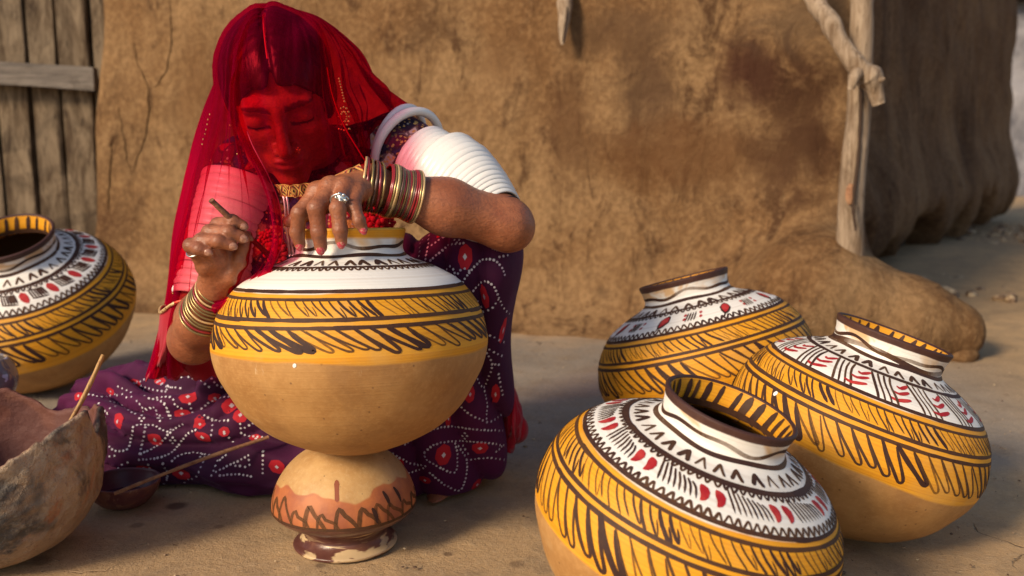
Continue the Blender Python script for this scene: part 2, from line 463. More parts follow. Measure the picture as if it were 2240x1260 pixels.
# cracks and drips in low relief on the left of the wall: thin ridges of mud
wall_bvh = BVHTree.FromPolygons([Vector(v) for v in V.tolist()], F.tolist())
def hit(bvh, px, py):
    d = Vector(ray(px, py)).normalized()
    loc, nrm, _, _ = bvh.ray_cast(Vector((0, 0, CAM_H)), d)
    return (np.array(loc), np.array(nrm)) if loc is not None else (None, None)
parts = []
for line, w in [([(372, 0), (374, 60), (375, 100), (365, 150), (345, 185), (325, 195)], .007), ([(292, 95), (300, 135), (315, 170), (325, 195), (326, 240), (318, 300), (300, 345), (288, 385)], .008),
                ([(258, 235), (270, 300), (278, 350), (288, 385)], .006), ([(245, 300), (240, 370), (236, 420), (240, 480)], .008)]:
    P = []
    for a, b in zip(line[:-1], line[1:]):
        for k in range(4):
            u = k / 4; g, nn = hit(wall_bvh, a[0] + (b[0] - a[0]) * u + random.uniform(-2, 2), a[1] + (b[1] - a[1]) * u)
            if g is not None: P.append(g + nn * 0.0005)
    if len(P) > 3:
        P = spline(np.array(P), 40)
        parts.append(tube(P, .62 * w * (0.5 + 0.7 * np.sin(np.linspace(0.15, 3.0, 40))), 8, 0.35, 60, 0.3))
v, f = join(parts)
obj('mud_ridge', v, f, MUD, wall)

v, f = ball(at(2100, 765, 2.53) + np.array([0, 0, -.012]), 0.05, 14, 10, (1.1, 1.0, 0.62))
v = v + 0.008 * fbm(v * 25, 3)[:, None] * (v - v.mean(0)) / 0.05
tag(obj('stone', v, f, MUD), 'small mud covered stone under the rounded end of the wall foot', 'stone')

# ------------------------------------------------------------------ the darker hut on the right
HA = np.array([1.55, 4.05]); HB = np.array([3.68, 7.08])
hd = (HB - HA) / np.linalg.norm(HB - HA); hn = np.array([hd[1], -hd[0]]); hl = np.linalg.norm(HB - HA)
def hut_sdf(p):
    q = p[:, :2] - HA; t, n, z = q @ hd, q @ hn, p[:, 2]
    n = n - 0.10 * np.exp(-((z - 0.28) / 0.25) ** 2)
    d = np.stack([np.maximum(-t - 1.0, t - hl - .05 * np.sin(z * 3)) + .1, np.maximum(n, -n - 0.6) + .1, np.maximum(z - 2.6, 0.17 - z + 0.13 * fbm(np.stack([t * 5.5, t * 0, t * 0], 1), 4)) + .03], 1)
    d = np.linalg.norm(np.maximum(d, 0), axis=1) + np.minimum(d.max(1), 0) - .06
    return d + 0.012 * fbm(p * 1.6, 2) + 0.014 * fbm(p * 7, 3)
V, F = surface(hut_sdf, (0.2, 2.9, 0.0), (4.4, 7.6, 2.7), 0.035, 0.03)
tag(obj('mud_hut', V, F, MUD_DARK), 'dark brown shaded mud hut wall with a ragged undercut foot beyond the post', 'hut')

def foot_sdf(p):
    q = p[:, :2] - HA; t, n, z = q @ hd, q @ hn, p[:, 2]
    d = np.stack([np.maximum(-t - 1.0, t - hl + .1), np.maximum(n + .16, -n - 0.6), z - .6], 1)
    return np.linalg.norm(np.maximum(d, 0), axis=1) + np.minimum(d.max(1), 0) + 0.03 * fbm(p * 5, 3)
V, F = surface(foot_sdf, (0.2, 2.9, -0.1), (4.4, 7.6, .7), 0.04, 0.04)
M = Mat('shadow dark footing'); obj('footing', V, F, M.bsdf(M.mix(M.noise(9, 4), (0.02, 0.014, 0.01), (0.06, 0.04, 0.027)), .95).m, bpy.data.objects['mud_hut'])  # recessed footing, coloured near black to paint the shadow in the undercut gap
# stone house far off, only a sliver at the right edge
M = Mat('grey blue stone')
c = M.mix(M.step(M.noise(3, 6, 0.7), 0.35, 0.65), (0.15, 0.15, 0.17), (0.34, 0.33, 0.35))
GREYSTONE = M.bsdf(c, 0.9, M.bump(M.noise(9, 6, 0.7), 0.6, 0.05), 0.1).m
M = Mat('dark timber'); DARKWOOD = M.bsdf((0.018, 0.012, 0.016), 0.8).m
def box(lo, hi):
    x0, y0, z0 = lo; x1, y1, z1 = hi
    v = [(x0, y0, z0), (x1, y0, z0), (x1, y1, z0), (x0, y1, z0), (x0, y0, z1), (x1, y0, z1), (x1, y1, z1), (x0, y1, z1)]
    return np.array(v, float), [[0, 3, 2, 1], [4, 5, 6, 7], [0, 1, 5, 4], [1, 2, 6, 5], [2, 3, 7, 6], [3, 0, 4, 7]]
def rbox(lo, hi, h=0.02, r=0.03, rough=0.008, fr=6.0):
    lo, hi = np.array(lo), np.array(hi); c = (lo + hi) / 2; e = (hi - lo) / 2
    def fn(p):
        q = np.abs(p - c) - e + r
        return np.linalg.norm(np.maximum(q, 0), axis=1) + np.minimum(q.max(1), 0) - r + rough * fbm(p * fr, 3)
    return surface(fn, lo - 3 * h - rough * 2, hi + 3 * h + rough * 2, h)
far = empty('stone_house', (6.2, 10.2, 0))
tag(far, 'blurred grey blue stone house far off at the right edge', 'house')
v, f = rbox((5.0, 10.2, -0.1), (9.5, 12, 2.05), 0.08, 0.08, 0.05, 3.0)
obj('wall', v, f, GREYSTONE, far, True)
v, f = rbox((4.8, 9.9, 2.0), (9.8, 12.2, 2.9), 0.08, 0.05, 0.03, 3.0)
obj('roof', v, f, DARKWOOD, far, True)

# ------------------------------------------------------------------ plank door on the left
door = empty('plank_door', (-2.0, 3.55, 0))
tag(door, 'weathered grey plank door with a cross rail left of the mud wall', 'door')
xs = [-3.42, -3.27, -3.10, -2.95, -2.79, -2.62, -2.42, -2.205, -2.03, -1.925, -1.80, -1.685, -1.56, -1.43]
for i in range(len(xs) - 1):
    g = 0.004 + 0.004 * random.random(); dy = random.uniform(-0.012, 0.012)
    nz = 60; zz = np.linspace(0.02, 1.75, nz)
    prof = [(xs[i] + g, 3.68), (xs[i] + g, 3.645), (xs[i] + g + .006, 3.640), ((xs[i] + xs[i + 1]) / 2, 3.640), (xs[i + 1] - g - .006, 3.640), (xs[i + 1] - g, 3.645), (xs[i + 1] - g, 3.68)]
    v = np.array([[(x + 0.006 * vnoise(np.array([z * 3, i * 7.7, k])) , y + dy + 0.006 * vnoise(np.array([z * 4, i * 3.3, k * .7])), z) for k, (x, y) in enumerate(prof)] for z in zz]).reshape(-1, 3)
    obj('plank', v, grid_faces(nz, len(prof)), WOOD_GREY, door, True, smooth=False)
v, f = rbox((-3.43, 3.70, 0.0), (-1.36, 3.74, 1.74), .03, .01, .002)
obj('backing_board', v, f, DARKWOOD, door, True)
P = np.array([at(x, y, 3.585) for x, y in ((-720, 165), (-260, 158), (-60, 158), (60, 163), (210, 174))])
P = spline(P, 40); n = len(P)
pr = np.array([(-1, -1), (1, -1), (1, .75), (.8, 1), (-.8, 1), (-1, .75)])
v = np.array([[(p[0], p[1] + 0.022 * a + 0.002 * vnoise(p * 20 + k), p[2] + 0.041 * b + 0.003 * vnoise(p * 9 + 3 * k)) for k, (a, b) in enumerate(pr)] for p in P]).reshape(-1, 3)
obj('rail', v, [q[::-1] for q in grid_faces(n, 6, True).tolist()] + [[0, 1, 2, 3, 4, 5], [n * 6 - 1 - k for k in range(6)]], WOOD_BAR, door, True, smooth=False)

def side_sdf(p):
    q = np.stack([np.maximum(-3.40 - p[:, 0], p[:, 0] + 3.40) * 0 + np.maximum(p[:, 0] + 3.40, -6.2 - p[:, 0]), np.maximum(3.42 - p[:, 1] - .10 * np.exp(-np.clip(p[:, 2], 0, None) / .1), p[:, 1] - 3.9), p[:, 2] - 1.6], 1) + .06
    return np.linalg.norm(np.maximum(q, 0), axis=1) + np.minimum(q.max(1), 0) - .06 + .02 * fbm(p * 3, 3)
V, F = surface(side_sdf, (-6.4, 3.1, -.05), (-3.2, 4.1, 1.75), 0.035, .03)
tag(obj('mud_wall', V, F, MUD), 'further length of mud wall beyond the plank door, left of the frame', 'wall')

# ------------------------------------------------------------------ post, branch and hanging stick
P = spline([at(1858, 575, 2.62), at(1864, 400, 2.60), at(1878, 250, 2.60), at(1884, 120, 2.60), at(1886, 0, 2.60), at(1888, -160, 2.60)], 60)
r = np.interp(np.linspace(0, 1, 60), [0, .25, .6, 1], [.037, .033, .029, .030])
V, F = tube(P, r, 22, 0.10, 9)
post = tag(obj('wooden_post', V, F, WOOD_PALE), 'bleached upright wooden post standing on the wall foot at the corner', 'post')
g = spline([at(1872, 505, 2.54), at(1868, 440, 2.55), at(1880, 330, 2.557), at(1884, 200, 2.56), at(1880, 120, 2.565)], 30)
M = Mat('crack shadow wood'); CRACKW = M.bsdf((0.05, 0.03, 0.02), 0.9).m
V, F = tube(g + np.array([0, .004, 0]), 0.0045, 6, 0.5, 40, 1.0); obj('crack', V, F, CRACKW, post)
V, F = ball(at(1860, 425, 2.562), 0.017, 12, 8, (.8, .35, 1.7)); obj('knot', V, F, WOOD_RED, post)
P = spline([at(1740, -120, 2.70), at(1785, 0, 2.62), at(1815, 50, 2.56), at(1845, 105, 2.52), at(1878, 148, 2.50), at(1905, 175, 2.50), at(1922, 228, 2.50)], 60)
r = np.interp(np.linspace(0, 1, 60), [0, .3, .55, .72, .80, .9, 1], [.030, .026, .022, .024, .033, .022, .015])
parts = [tube(P, r, 18, 0.22, 18)]
parts.append(tube(spline([at(1880, 150, 2.50), at(1868, 172, 2.47), at(1862, 196, 2.47)], 12), np.linspace(.017, .009, 12), 10, .2, 30))
parts.append(tube(spline([at(1900, 165, 2.50), at(1922, 175, 2.48), at(1934, 172, 2.48)], 10), np.linspace(.014, .005, 10), 10, .2, 30))
v, f = join(parts)
tag(obj('crooked_branch', v, f, WOOD_PALE), 'crooked bleached branch with a knobbly end leaning across the post', 'branch')
P = spline([at(1243, -200, 3.16), at(1238, -60, 3.05), at(1236, 0, 3.025), at(1233, 40, 3.005), at(1230, 98, 2.985)], 40)
r = np.interp(np.linspace(0, 1, 40), [0, .55, .8, .95, 1], [.022, .022, .018, .010, .003])
V, F = tube(P, r, 14, 0.18, 22)
stick = tag(obj('hanging_stick', V, F, WOOD_PALE), 'short pointed wooden stick hanging down the wall at the top edge', 'stick')
g = spline([at(1232, 92, 2.976), at(1236, 60, 2.982), at(1240, 30, 2.988), at(1240, -10, 3.01)], 16)
V, F = tube(g, 0.003, 6); obj('crack', V, F, CRACKW, stick)

# loose chaff, grit and small clods on the floor
parts = []
for k in range(260):                                    # clods and rubble at the foot of the far hut
    u = random.random(); x, y = (np.array([1.55, 3.75]) * (1 - u) + np.array([3.6, 6.5]) * u + np.array([random.gauss(0, .28), random.gauss(-.1, .28)]))
    s_ = random.uniform(.006, .028) * (1.5 if random.random() < .1 else 1)
    v, f = ball((x, y, s_ * .3), s_, 8, 6, (random.uniform(.7, 1.5), random.uniform(.7, 1.3), .7)); parts.append((v + s_ * .25 * vnoise(v * 60)[:, None], f))
for k in range(900):
    x = random.uniform(-1.0, 1.3); y = random.uniform(0.75, 2.6)
    if k % 3 == 0:
        a = random.uniform(0, 6.28); L = random.uniform(.002, .007)
        c0 = np.array([x, y, 0.0006]); dv = np.array([math.cos(a), math.sin(a), random.uniform(0, .15)]) * L
        parts.append(tube(np.array([c0 - dv, c0, c0 + dv]), 0.0006, 4, cap=False))
    else:
        s_ = random.uniform(.0008, .0026) * (1.6 if random.random() < .05 else 1)
        parts.append(ball((x, y, s_ * .2), s_, 6, 4, (random.uniform(.7, 1.6), random.uniform(.7, 1.4), .6)))
v, f = join(parts)
M = Mat('chaff and grit')
c = M.ramp(M.noise(35, 2, 0.5), [(0.38, (0.10, 0.06, 0.04)), (0.52, (0.34, 0.24, 0.15)), (0.64, (0.55, 0.42, 0.26))])
tag(obj('floor_debris', v, f, M.bsdf(c, 0.9).m), 'scattered chaff and grit on the earth floor', kind='stuff')

# ------------------------------------------------------------------ painted pots
PROF = np.array([(0, 0), (.2, .018), (.34, .06), (.5, .125), (.655, .215), (.80, .35), (.89, .49), (.966, .635), (1, .775), (1, .87), (.967, 1.02), (.906, 1.145),
                 (.8, 1.27), (.7, 1.335), (.59, 1.39), (.48, 1.432), (.425, 1.465), (.405, 1.50), (.405, 1.55), (.418, 1.605), (.43, 1.645)])
class Lathe:
    """a turned profile that strokes of paint can be laid on"""
    def __init__(s, prof, scale, neck_from=None, neck=1.0, dent=0.006, seed=0):
        P = spline(prof, 200); P[:, 0] = np.maximum(P[:, 0], 0)
        if neck_from is not None:
            P[:, 0] *= 1 + (neck - 1) * np.clip((P[:, 1] - neck_from) / 0.12, 0, 1)
        s.r, s.h, s.k, s.dent, s.seed = P[:, 0], P[:, 1], scale, dent, seed
        s.prof = P
    def wob(s, th, h):
        p = np.stack([np.cos(th) * 1.2, np.sin(th) * 1.2, h * 1.3 + s.seed * 9.1], -1)
        return 1 + s.dent * fbm(p, 3)
    def pt(s, th, h, off=0.0, inner=0.0):
        th, h = np.broadcast_arrays(np.asarray(th, float), np.asarray(h, float))
        r = np.interp(h, s.h, s.r); dr = (np.interp(h + .01, s.h, s.r) - np.interp(h - .01, s.h, s.r)) / .02
        nr, nz = 1 / np.sqrt(1 + dr ** 2), -dr / np.sqrt(1 + dr ** 2)
        w = s.wob(th, h)
        if inner: r = r - inner; nr, nz = -nr, -nz
        e = np.stack([np.cos(th), np.sin(th)], -1)
        p = np.concatenate([e * (r * w)[..., None], h[..., None]], -1) * s.k
        n = np.concatenate([e * nr[..., None], nz[..., None]], -1)
        return p + n * off, n
    def body(s, thick, hmax, nc=180, lip=True):
        m = s.h <= hmax + 1e-9
        r, h = s.r[m], s.h[m]; zone = h.copy()
        # rounded lip, then down the inside
        rt, ht = r[-1], h[-1]; a = np.linspace(0, np.pi, 9)[1:-1]
        lr = rt - thick / 2 + thick / 2 * np.cos(a); lh = ht + thick / 2 * np.sin(a)
        k = np.linspace(len(r) - 1, 0, 90).astype(int)
        ri = np.maximum(r[k] - thick, 0); hi = np.maximum(h[k], thick * 0.8)
        RR = np.r_[r, lr, ri]; HH = np.r_[h, lh, hi]; ZZ = np.r_[zone, np.full(len(lr), 3.0), 5 - (hi - 0)]
        th = np.linspace(0, 2 * np.pi, nc, endpoint=False)
        W = s.wob(th[None, :].repeat(len(RR), 0), HH[:, None].repeat(nc, 1))
        V = np.stack([RR[:, None] * W * np.cos(th), RR[:, None] * W * np.sin(th), HH[:, None].repeat(nc, 1)], -1).reshape(-1, 3) * s.k
        return V, grid_faces(len(RR), nc, True), np.repeat(ZZ, nc)
class Brush:
    """collects hand-painted strokes as thin ribbons of paint lying on a turned surface"""
    def __init__(s, lathe, px=0.0013): s.L = lathe; s.v = []; s.f = []; s.a = []; s.n = 0; s.px = px; s.layer = 0
    def stroke(s, th, h, w, wash=0.0, taper=(0.5, 0.5), inner=0.0, n=None, wob=0.15, off=None):
        L = s.L
        th = np.asarray(th, float); h = np.asarray(h, float)
        P0, _ = L.pt(th, h); ln = np.linalg.norm(np.diff(P0, axis=0), axis=1).sum()
        n = n or int(np.clip(ln / 0.006, 6, 220))
        q = spline(np.stack([th, h], 1), n)
        s.layer = (s.layer + 1) % 7
        o = (0.00035 + 0.00006 * s.layer) if off is None else off
        P, N = L.pt(q[:, 0], q[:, 1], o, inner)
        T = np.gradient(P, axis=0); T /= np.linalg.norm(T, axis=1)[:, None] + 1e-12
        S = np.cross(N, T); S /= np.linalg.norm(S, axis=1)[:, None] + 1e-12
        u = np.linspace(0, 1, n)
        if callable(w): ww = w(u)
        else:
            ww = np.full(n, float(w)) * (1 + wob * vnoise(np.stack([u * ln * 60, u * 0 + RNG.random() * 90, u * 0], 1)))
            a, b = taper; m = min(0.3, 0.006 / max(ln, .006))
            ww = ww * (1 - (1 - a) * np.clip(1 - u / m, 0, 1) ** 2) * (1 - (1 - b) * np.clip(1 - (1 - u) / m, 0, 1) ** 2)
        ww = ww / 2
        A = np.stack([P - S * ww[:, None], P + S * ww[:, None]], 1).reshape(-1, 3)
        k = s.n
        for i in range(n - 1): s.f.append([k + 2 * i, k + 2 * i + 2, k + 2 * i + 3, k + 2 * i + 1])
        # rounded ends
        e0 = P[0] - T[0] * ww[0] * .8; e1 = P[-1] + T[-1] * ww[-1] * .8
        A = np.vstack([A, e0, e1]); s.f.append([k + 2 * n, k, k + 1]); s.f.append([k + 2 * n - 2, k + 2 * n + 1, k + 2 * n - 1])
        s.v.append(A); s.n += len(A)
        ws = wash if np.ndim(wash) else np.full(n, float(wash))
        s.a.append(np.r_[np.repeat(ws, 2), ws[0], ws[-1]])
    def ring(s, h, w, wash=0.1, wobble=0.006, inner=0.0, starts=3):
        """a band line painted while the pot was turned, in a few overlapping pulls of the brush"""
        a0 = RNG.random() * 6.28
        for k in range(starts):
            a = a0 + k * 2 * np.pi / starts; b = a + 2 * np.pi / starts + RNG.uniform(.05, .25)
            t = np.linspace(a, b, 26)
            dh = RNG.uniform(-.4, .4) * wobble
            hh = h + dh + wobble * vnoise(np.stack([np.cos(t) * 1.3 + 5 * k * 0, np.sin(t) * 1.3, t * 0 + h * 31], 1))
            s.stroke(t, hh, w * RNG.uniform(.9, 1.15), np.linspace(max(0, wash - .1), wash + .15, int(np.clip(999, 6, 150))), n=150, inner=inner)
    def build(s, name, material, parent):
        o = obj(name, np.vstack(s.v), s.f, material, parent)
        attr(o, 'wash', np.concatenate(s.a))
        return o

M = Mat('dark brown slip paint')
wsh = M.attr('wash'); nz = M.noise(160, 3, 0.6)
f = M.math('ADD', wsh, M.math('MULTIPLY', M.math('SUBTRACT', nz, 0.5), 0.55), True)
c = M.mix(f, (0.040, 0.017, 0.014), (0.15, 0.068, 0.022))
b = M.n('ShaderNodeBsdfPrincipled', {'Base Color': c, 'Roughness': 0.62, 'Specular IOR Level': 0.25})
tr = M.n('ShaderNodeBsdfTransparent')
ms = M.n('ShaderNodeMixShader', {0: M.math('MULTIPLY', M.step(f, 0.2, 1.0), 0.55), 1: b.outputs[0], 2: tr.outputs[0]})
BROWN = M.surf(ms.outputs[0]).m
M = Mat('red slip paint')
c = M.mix(M.step(M.noise(60, 3, 0.6), 0.35, 0.7), (0.34, 0.012, 0.02), (0.48, 0.045, 0.04))
RED = M.bsdf(c, 0.6, None, 0.25).m
M = Mat('spot of lime white'); WHITEDOT = M.bsdf((0.85, 0.85, 0.82), 0.6).m

def pot_material(name, yel, whi, rim_dark, clay=(0.47, 0.255, 0.088)):
    M = Mat(name); z = M.attr('zone')
    wv = M.noise(9, 3, 0.55)
    zz = M.math('ADD', z, M.math('MULTIPLY', M.math('SUBTRACT', wv, 0.5), 0.035))
    zl = M.math('ADD', z, M.math('MULTIPLY', M.math('SUBTRACT', M.noise(4.0, 2, 0.5), 0.5), 0.16))
    big = M.noise(13, 5, 0.62); fine = M.noise(140, 4, 0.7)
    cl = M.mix(M.step(big, 0.32, 0.7), clay, (clay[0] * .78, clay[1] * .70, clay[2] * .62))
    cl = M.mix(M.step(fine, 0.42, 0.75, 0, 0.45), cl, (clay[0] * 1.2, clay[1] * 1.25, clay[2] * 1.35))
    scr = M.noise(1.0, 4, 0.7, vec=M.map((60, 60, 14), rot=(0.5, 0.3, 0)))
    cl = M.mix(M.step(scr, 0.67, 0.74, 0, 0.5), cl, (0.62, 0.46, 0.28))
    cl = M.mix(M.step(M.noise(5.5, 5, 0.62, dist=.5), .50, .68, 0, .55), cl, (0.27, 0.140, 0.055))
    cl = M.mix(M.step(M.noise(8, 4, 0.6, vec=M.map(loc=(4, 2, 7))), .56, .70, 0, .5), cl, (0.56, 0.37, 0.18))
    cl = M.mix(M.step(M.voro(42), 0.09, 0.03, 0, 0.7), cl, (0.12, 0.06, 0.03))
    turn = M.noise(1.0, 5, 0.65, vec=M.n('ShaderNodeCombineXYZ', {'X': M.math('MULTIPLY', z, 75.0), 'Y': M.noise(2.5, 2, 0.5)}).outputs[0])
    ye = M.mix(M.step(turn, 0.35, 0.7), (0.75, 0.345, 0.015), (0.62, 0.250, 0.012))
    ye = M.mix(M.step(M.noise(7, 5, 0.65), 0.48, 0.70, 0, .65), ye, (0.62, 0.34, 0.085))
    wh = M.mix(M.step(turn, 0.40, 0.70), (0.80, 0.775, 0.735), (0.70, 0.655, 0.60))
    wh = M.mix(M.step(M.noise(5, 4, 0.6), 0.56, 0.72, 0, .55), wh, (0.74, 0.58, 0.40))
    c = M.mix(M.step(zl, yel - .012, yel + .012), cl, ye)
    c = M.mix(M.step(zz, whi - .006, whi + .006), c, wh)
    neckstain = M.math('MULTIPLY', M.step(z, 1.49, 1.56), M.step(M.noise(10, 4, 0.6, dist=.6), 0.46, 0.56))
    c = M.mix(M.math('MULTIPLY', neckstain, 0.8), c, (0.60, 0.33, 0.10))
    rd = (0.055, 0.022, 0.018)
    if rim_dark:
        c = M.mix(M.step(zz, 1.598, 1.606), c, M.mix(M.step(big, .4, .7), rd, (0.10, 0.045, 0.03)))
        lip = rd
    else:
        c = M.mix(M.step(zz, 1.575, 1.60), c, ye); lip = (0.66, 0.36, 0.05)
    inner = M.mix(M.step(z, 3.62, 3.66), ye, (0.16, 0.085, 0.035))     # yellow only down the inside of the neck
    c = M.mix(M.step(z, 2.0, 2.01), c, lip)
    c = M.mix(M.step(z, 3.2, 3.21), c, inner)
    h = M.math('ADD', M.math('MULTIPLY', turn, 0.4), M.math('ADD', M.math('MULTIPLY', big, .5), M.math('MULTIPLY', fine, 0.25)))
    rg = M.step(zz, yel - .01, yel + .01, 0.68, 0.56)
    return M.bsdf(c, rg, M.bump(h, 0.35, 0.0035), 0.32).m

def zigzag(t0, t1, n, ha, hb, jit=0.15):
    t = np.linspace(t0, t1, 2 * n + 1); hh = np.where(np.arange(2 * n + 1) % 2 == 0, ha, hb)
    return t + jit * (t[1] - t[0]) * RNG.normal(size=len(t)), hh + jit * .3 * (hb - ha) * RNG.normal(size=len(t))
def load(th, period, ph):
    """the brush runs dry: 0 freshly dipped, 1 nearly dry"""
    return ((th + ph) / period) % 1.0
def feather(B, n, top, bot, slant, w, seed, loops=True):
    rg = np.random.default_rng(seed); ph, per = rg.random() * 6, rg.uniform(.75, 1.0)
    d = 2 * np.pi / n
    for k in range(n):
        t = k * d + rg.uniform(-.08, .08) * d; l = load(t, per, ph)
        ww = w * (0.68 + 1.1 * l ** 3) * rg.uniform(.8, 1.2); wash = np.clip(0.85 * (1 - l) ** 1.2 - .05, 0, .8)
        bb = bot + rg.uniform(-.02, .02); sl = slant * rg.uniform(.85, 1.15)
        if loops:
            g = d * rg.uniform(.46, .58)
            x = np.array([0, .30, .62, .90, 1.0]) * sl; x = np.r_[x, x[4] + g * .42, x[3:0:-1] * .97 + g * np.array([.85, .95, .95])]
            y = np.array([0, .34, .66, .93, 1.0, .985, .86, .52, .08])
            B.stroke(t + x, top + (bb - top) * y, ww, wash, (.8, .5))
        else:
            B.stroke(t + np.array([0, .3, .7, 1.0]) * sl, top + (bb - top) * np.array([0, .36, .72, 1.0]), ww, wash, (.7, .4))
            if rg.random() < .55:
                B.stroke(t + np.array([1.0, .85, .6]) * sl + d * .12, bb + (top - bb) * np.array([0, .3, .62]), ww * .6, wash, (.7, .3))

def painted_pot(label, X, Y, rad, lean, toward, neck, z0, style, seed, turn=0.0):
    global RNG
    RNG = np.random.default_rng(100 + seed)
    rot = Matrix.Rotation(lean, 3, 'Y') @ Matrix.Rotation(-0.0 + toward, 3, 'X')
    L = Lathe(PROF, rad, 1.40, neck, 0.007, seed)
    V, F, zn = L.body(0.034, 1.645)
    Rm = np.array(rot); W = V @ Rm.T
    cen = Rm @ np.array([0, 0, .8 * rad])
    loc = (X - cen[0], Y - cen[1], z0 - W[:, 2].min())
    root = empty('painted_pot', loc, rot)
    tag(root, label, 'pot', 'hand painted clay water pots')
    yel, whi = (.79, 1.235)
    if style != 'plain': yel = {'comma': .70, 'lines': .72, 'leaf': .72, 'ladder': .70}[style]
    o = obj('clay_body', V, F[:, ::-1] if False else F, pot_material('pot glaze ' + style, yel, whi, style != 'plain'), root)
    attr(o, 'zone', zn)
    b = Brush(L); r = Brush(L); mm = rad
    lw = 0.0052 * rad / .188
    dark = style != 'plain'
    b.ring(1.243, lw * 1.0, .1); b.ring(1.197, lw * .8, .3)
    feather(b, 92, 1.19, 1.078, .13, lw * .52, seed + 1, False)
    b.ring(1.070, lw * 1.0, .2); b.ring(1.018, lw * .95, .2)
    if style == 'plain': feather(b, 54, 1.012, .865, .30, lw * .70, seed + 2)
    else: feather(b, 56, 1.012, .79 if style != 'comma' else .755, .24, lw * .80, seed + 2)
    # ring round the shoulder with a running loop below it
    hr = {'plain': 1.395, 'comma': 1.388, 'lines': 1.392, 'leaf': 1.40, 'ladder': 1.388}[style]
    b.ring(hr, lw * (1.0 if not dark else 1.35), .0, .003)
    if style != 'lines':
        n = 74
        t, h = zigzag(0, 2 * np.pi, n, hr - .002, hr - .020, .1)
        for i in range(0, 2 * n, 12): b.stroke(t[i:i + 14], h[i:i + 14], lw * .55, RNG.uniform(0, .4), n=90)
    # chevrons under the neck
    n = 29 if dark else 31
    for k in range(n):
        if not dark and 0.2 < ((k + 3) / n) % .5 < .22: continue
        t = 2 * np.pi * k / n + RNG.uniform(-.02, .02); l = load(t, .9, seed); w = lw * (.55 + .75 * l); d = .055
        B_ = b
        B_.stroke(t + np.array([-d, -.5 * d, 0]), np.array([1.408, 1.422, 1.436]), w, .5 * (1 - l), (.9, .6))
        B_.stroke(t + np.array([.005, .5 * d, d * 1.15]), np.array([1.437, 1.423, 1.406]), w, .5 * (1 - l), (.6, .9))
    # loose wavy lines round the neck
    t = np.linspace(0, 2 * np.pi, 64)
    b.stroke(t, 1.468 + .006 * np.sin(5 * t + seed), lw * 1.2, np.clip(.2 + .3 * np.sin(np.linspace(0, 15, 160)), 0, 1), n=160)
    b.stroke(t, 1.535 + .018 * np.sin(4 * t + seed * 2) + .012 * np.sin(7 * t + 1), lw * .9, np.clip(.45 + .45 * np.sin(np.linspace(0, 19, 160)), 0, 1), n=160)
    if style == 'lines': b.stroke(t, 1.505 + .02 * np.sin(3 * t + 2), lw * 1.4, np.clip(.5 + .5 * np.sin(np.linspace(0, 23, 160)), 0, 1), n=160)
    # slanting bars inside the neck
    if dark:
        n = 26 if style != 'ladder' else 22
        for k in range(n):
            t0 = 2 * np.pi * k / n + RNG.uniform(-.04, .04)
            b.stroke(t0 + np.array([0, .05, .13]), np.array([1.64, 1.55, 1.44]), lw * RNG.uniform(1.1, 1.9), RNG.uniform(0, .3), inner=.036)
        b.ring(1.50, lw * 1.6, .2, .004, inner=.036)
    if style in ('comma', 'leaf', 'ladder'):
        n = 88
        t, h = zigzag(0, 2 * np.pi, n, 1.252, 1.284, .12)
        for i in range(0, 2 * n, 16): b.stroke(t[i:i + 18], h[i:i + 18], lw * (.5 + .25 * RNG.random()), RNG.uniform(0, .55), n=100)
    if style == 'comma':
        n = 10
        for k in range(n):
            t0 = 2 * np.pi * k / n + turn
            for q, (dt, sgn) in enumerate(((0, 1), (.135, 1))):
                tt = t0 + dt
                hh = np.array([1.352, 1.338, 1.318, 1.304]); x = np.array([-.020, .012, .020, .004]) * sgn * 1.2
                wmax = rad * .062
                r.stroke(tt + x, hh, lambda u: wmax * np.interp(u, [0, .12, .35, .65, .9, 1], [.45, .8, 1.0, .75, .5, .25]), off=.0006)
            for q in range(8):
                tt = t0 + .20 + q * .046
                b.stroke(tt + np.array([.0, .045, .075]), np.array([1.372 - .003 * q, 1.335, 1.302]), lw * .5, RNG.uniform(0, .3), (.8, .3))
    if style == 'lines':
        n = 15
        for k in range(n):
            t0 = 2 * np.pi * k / n + turn
            for q in range(4):
                tt = t0 + q * .058
                b.stroke(tt + np.array([-.07 + .012 * q, -.015, .05, .08]), np.array([1.382, 1.345, 1.29, 1.252]), lw * (.55 + .15 * (q in (0, 3))), RNG.uniform(.1, .5), (.8, .8))
            for q, hh in enumerate((1.358, 1.326, 1.288)):
                tt = t0 + .285 - .01 * q; s2 = .052 + .018 * q
                wm = rad * .036
                r.stroke(tt + np.array([-1.1, -.4, .4, 1.1]) * s2, hh + np.array([-.004, -.011, .0, .013]), lambda u: wm * np.interp(u, [0, .25, .7, 1], [.35, .7, 1, .6]), off=.0006)
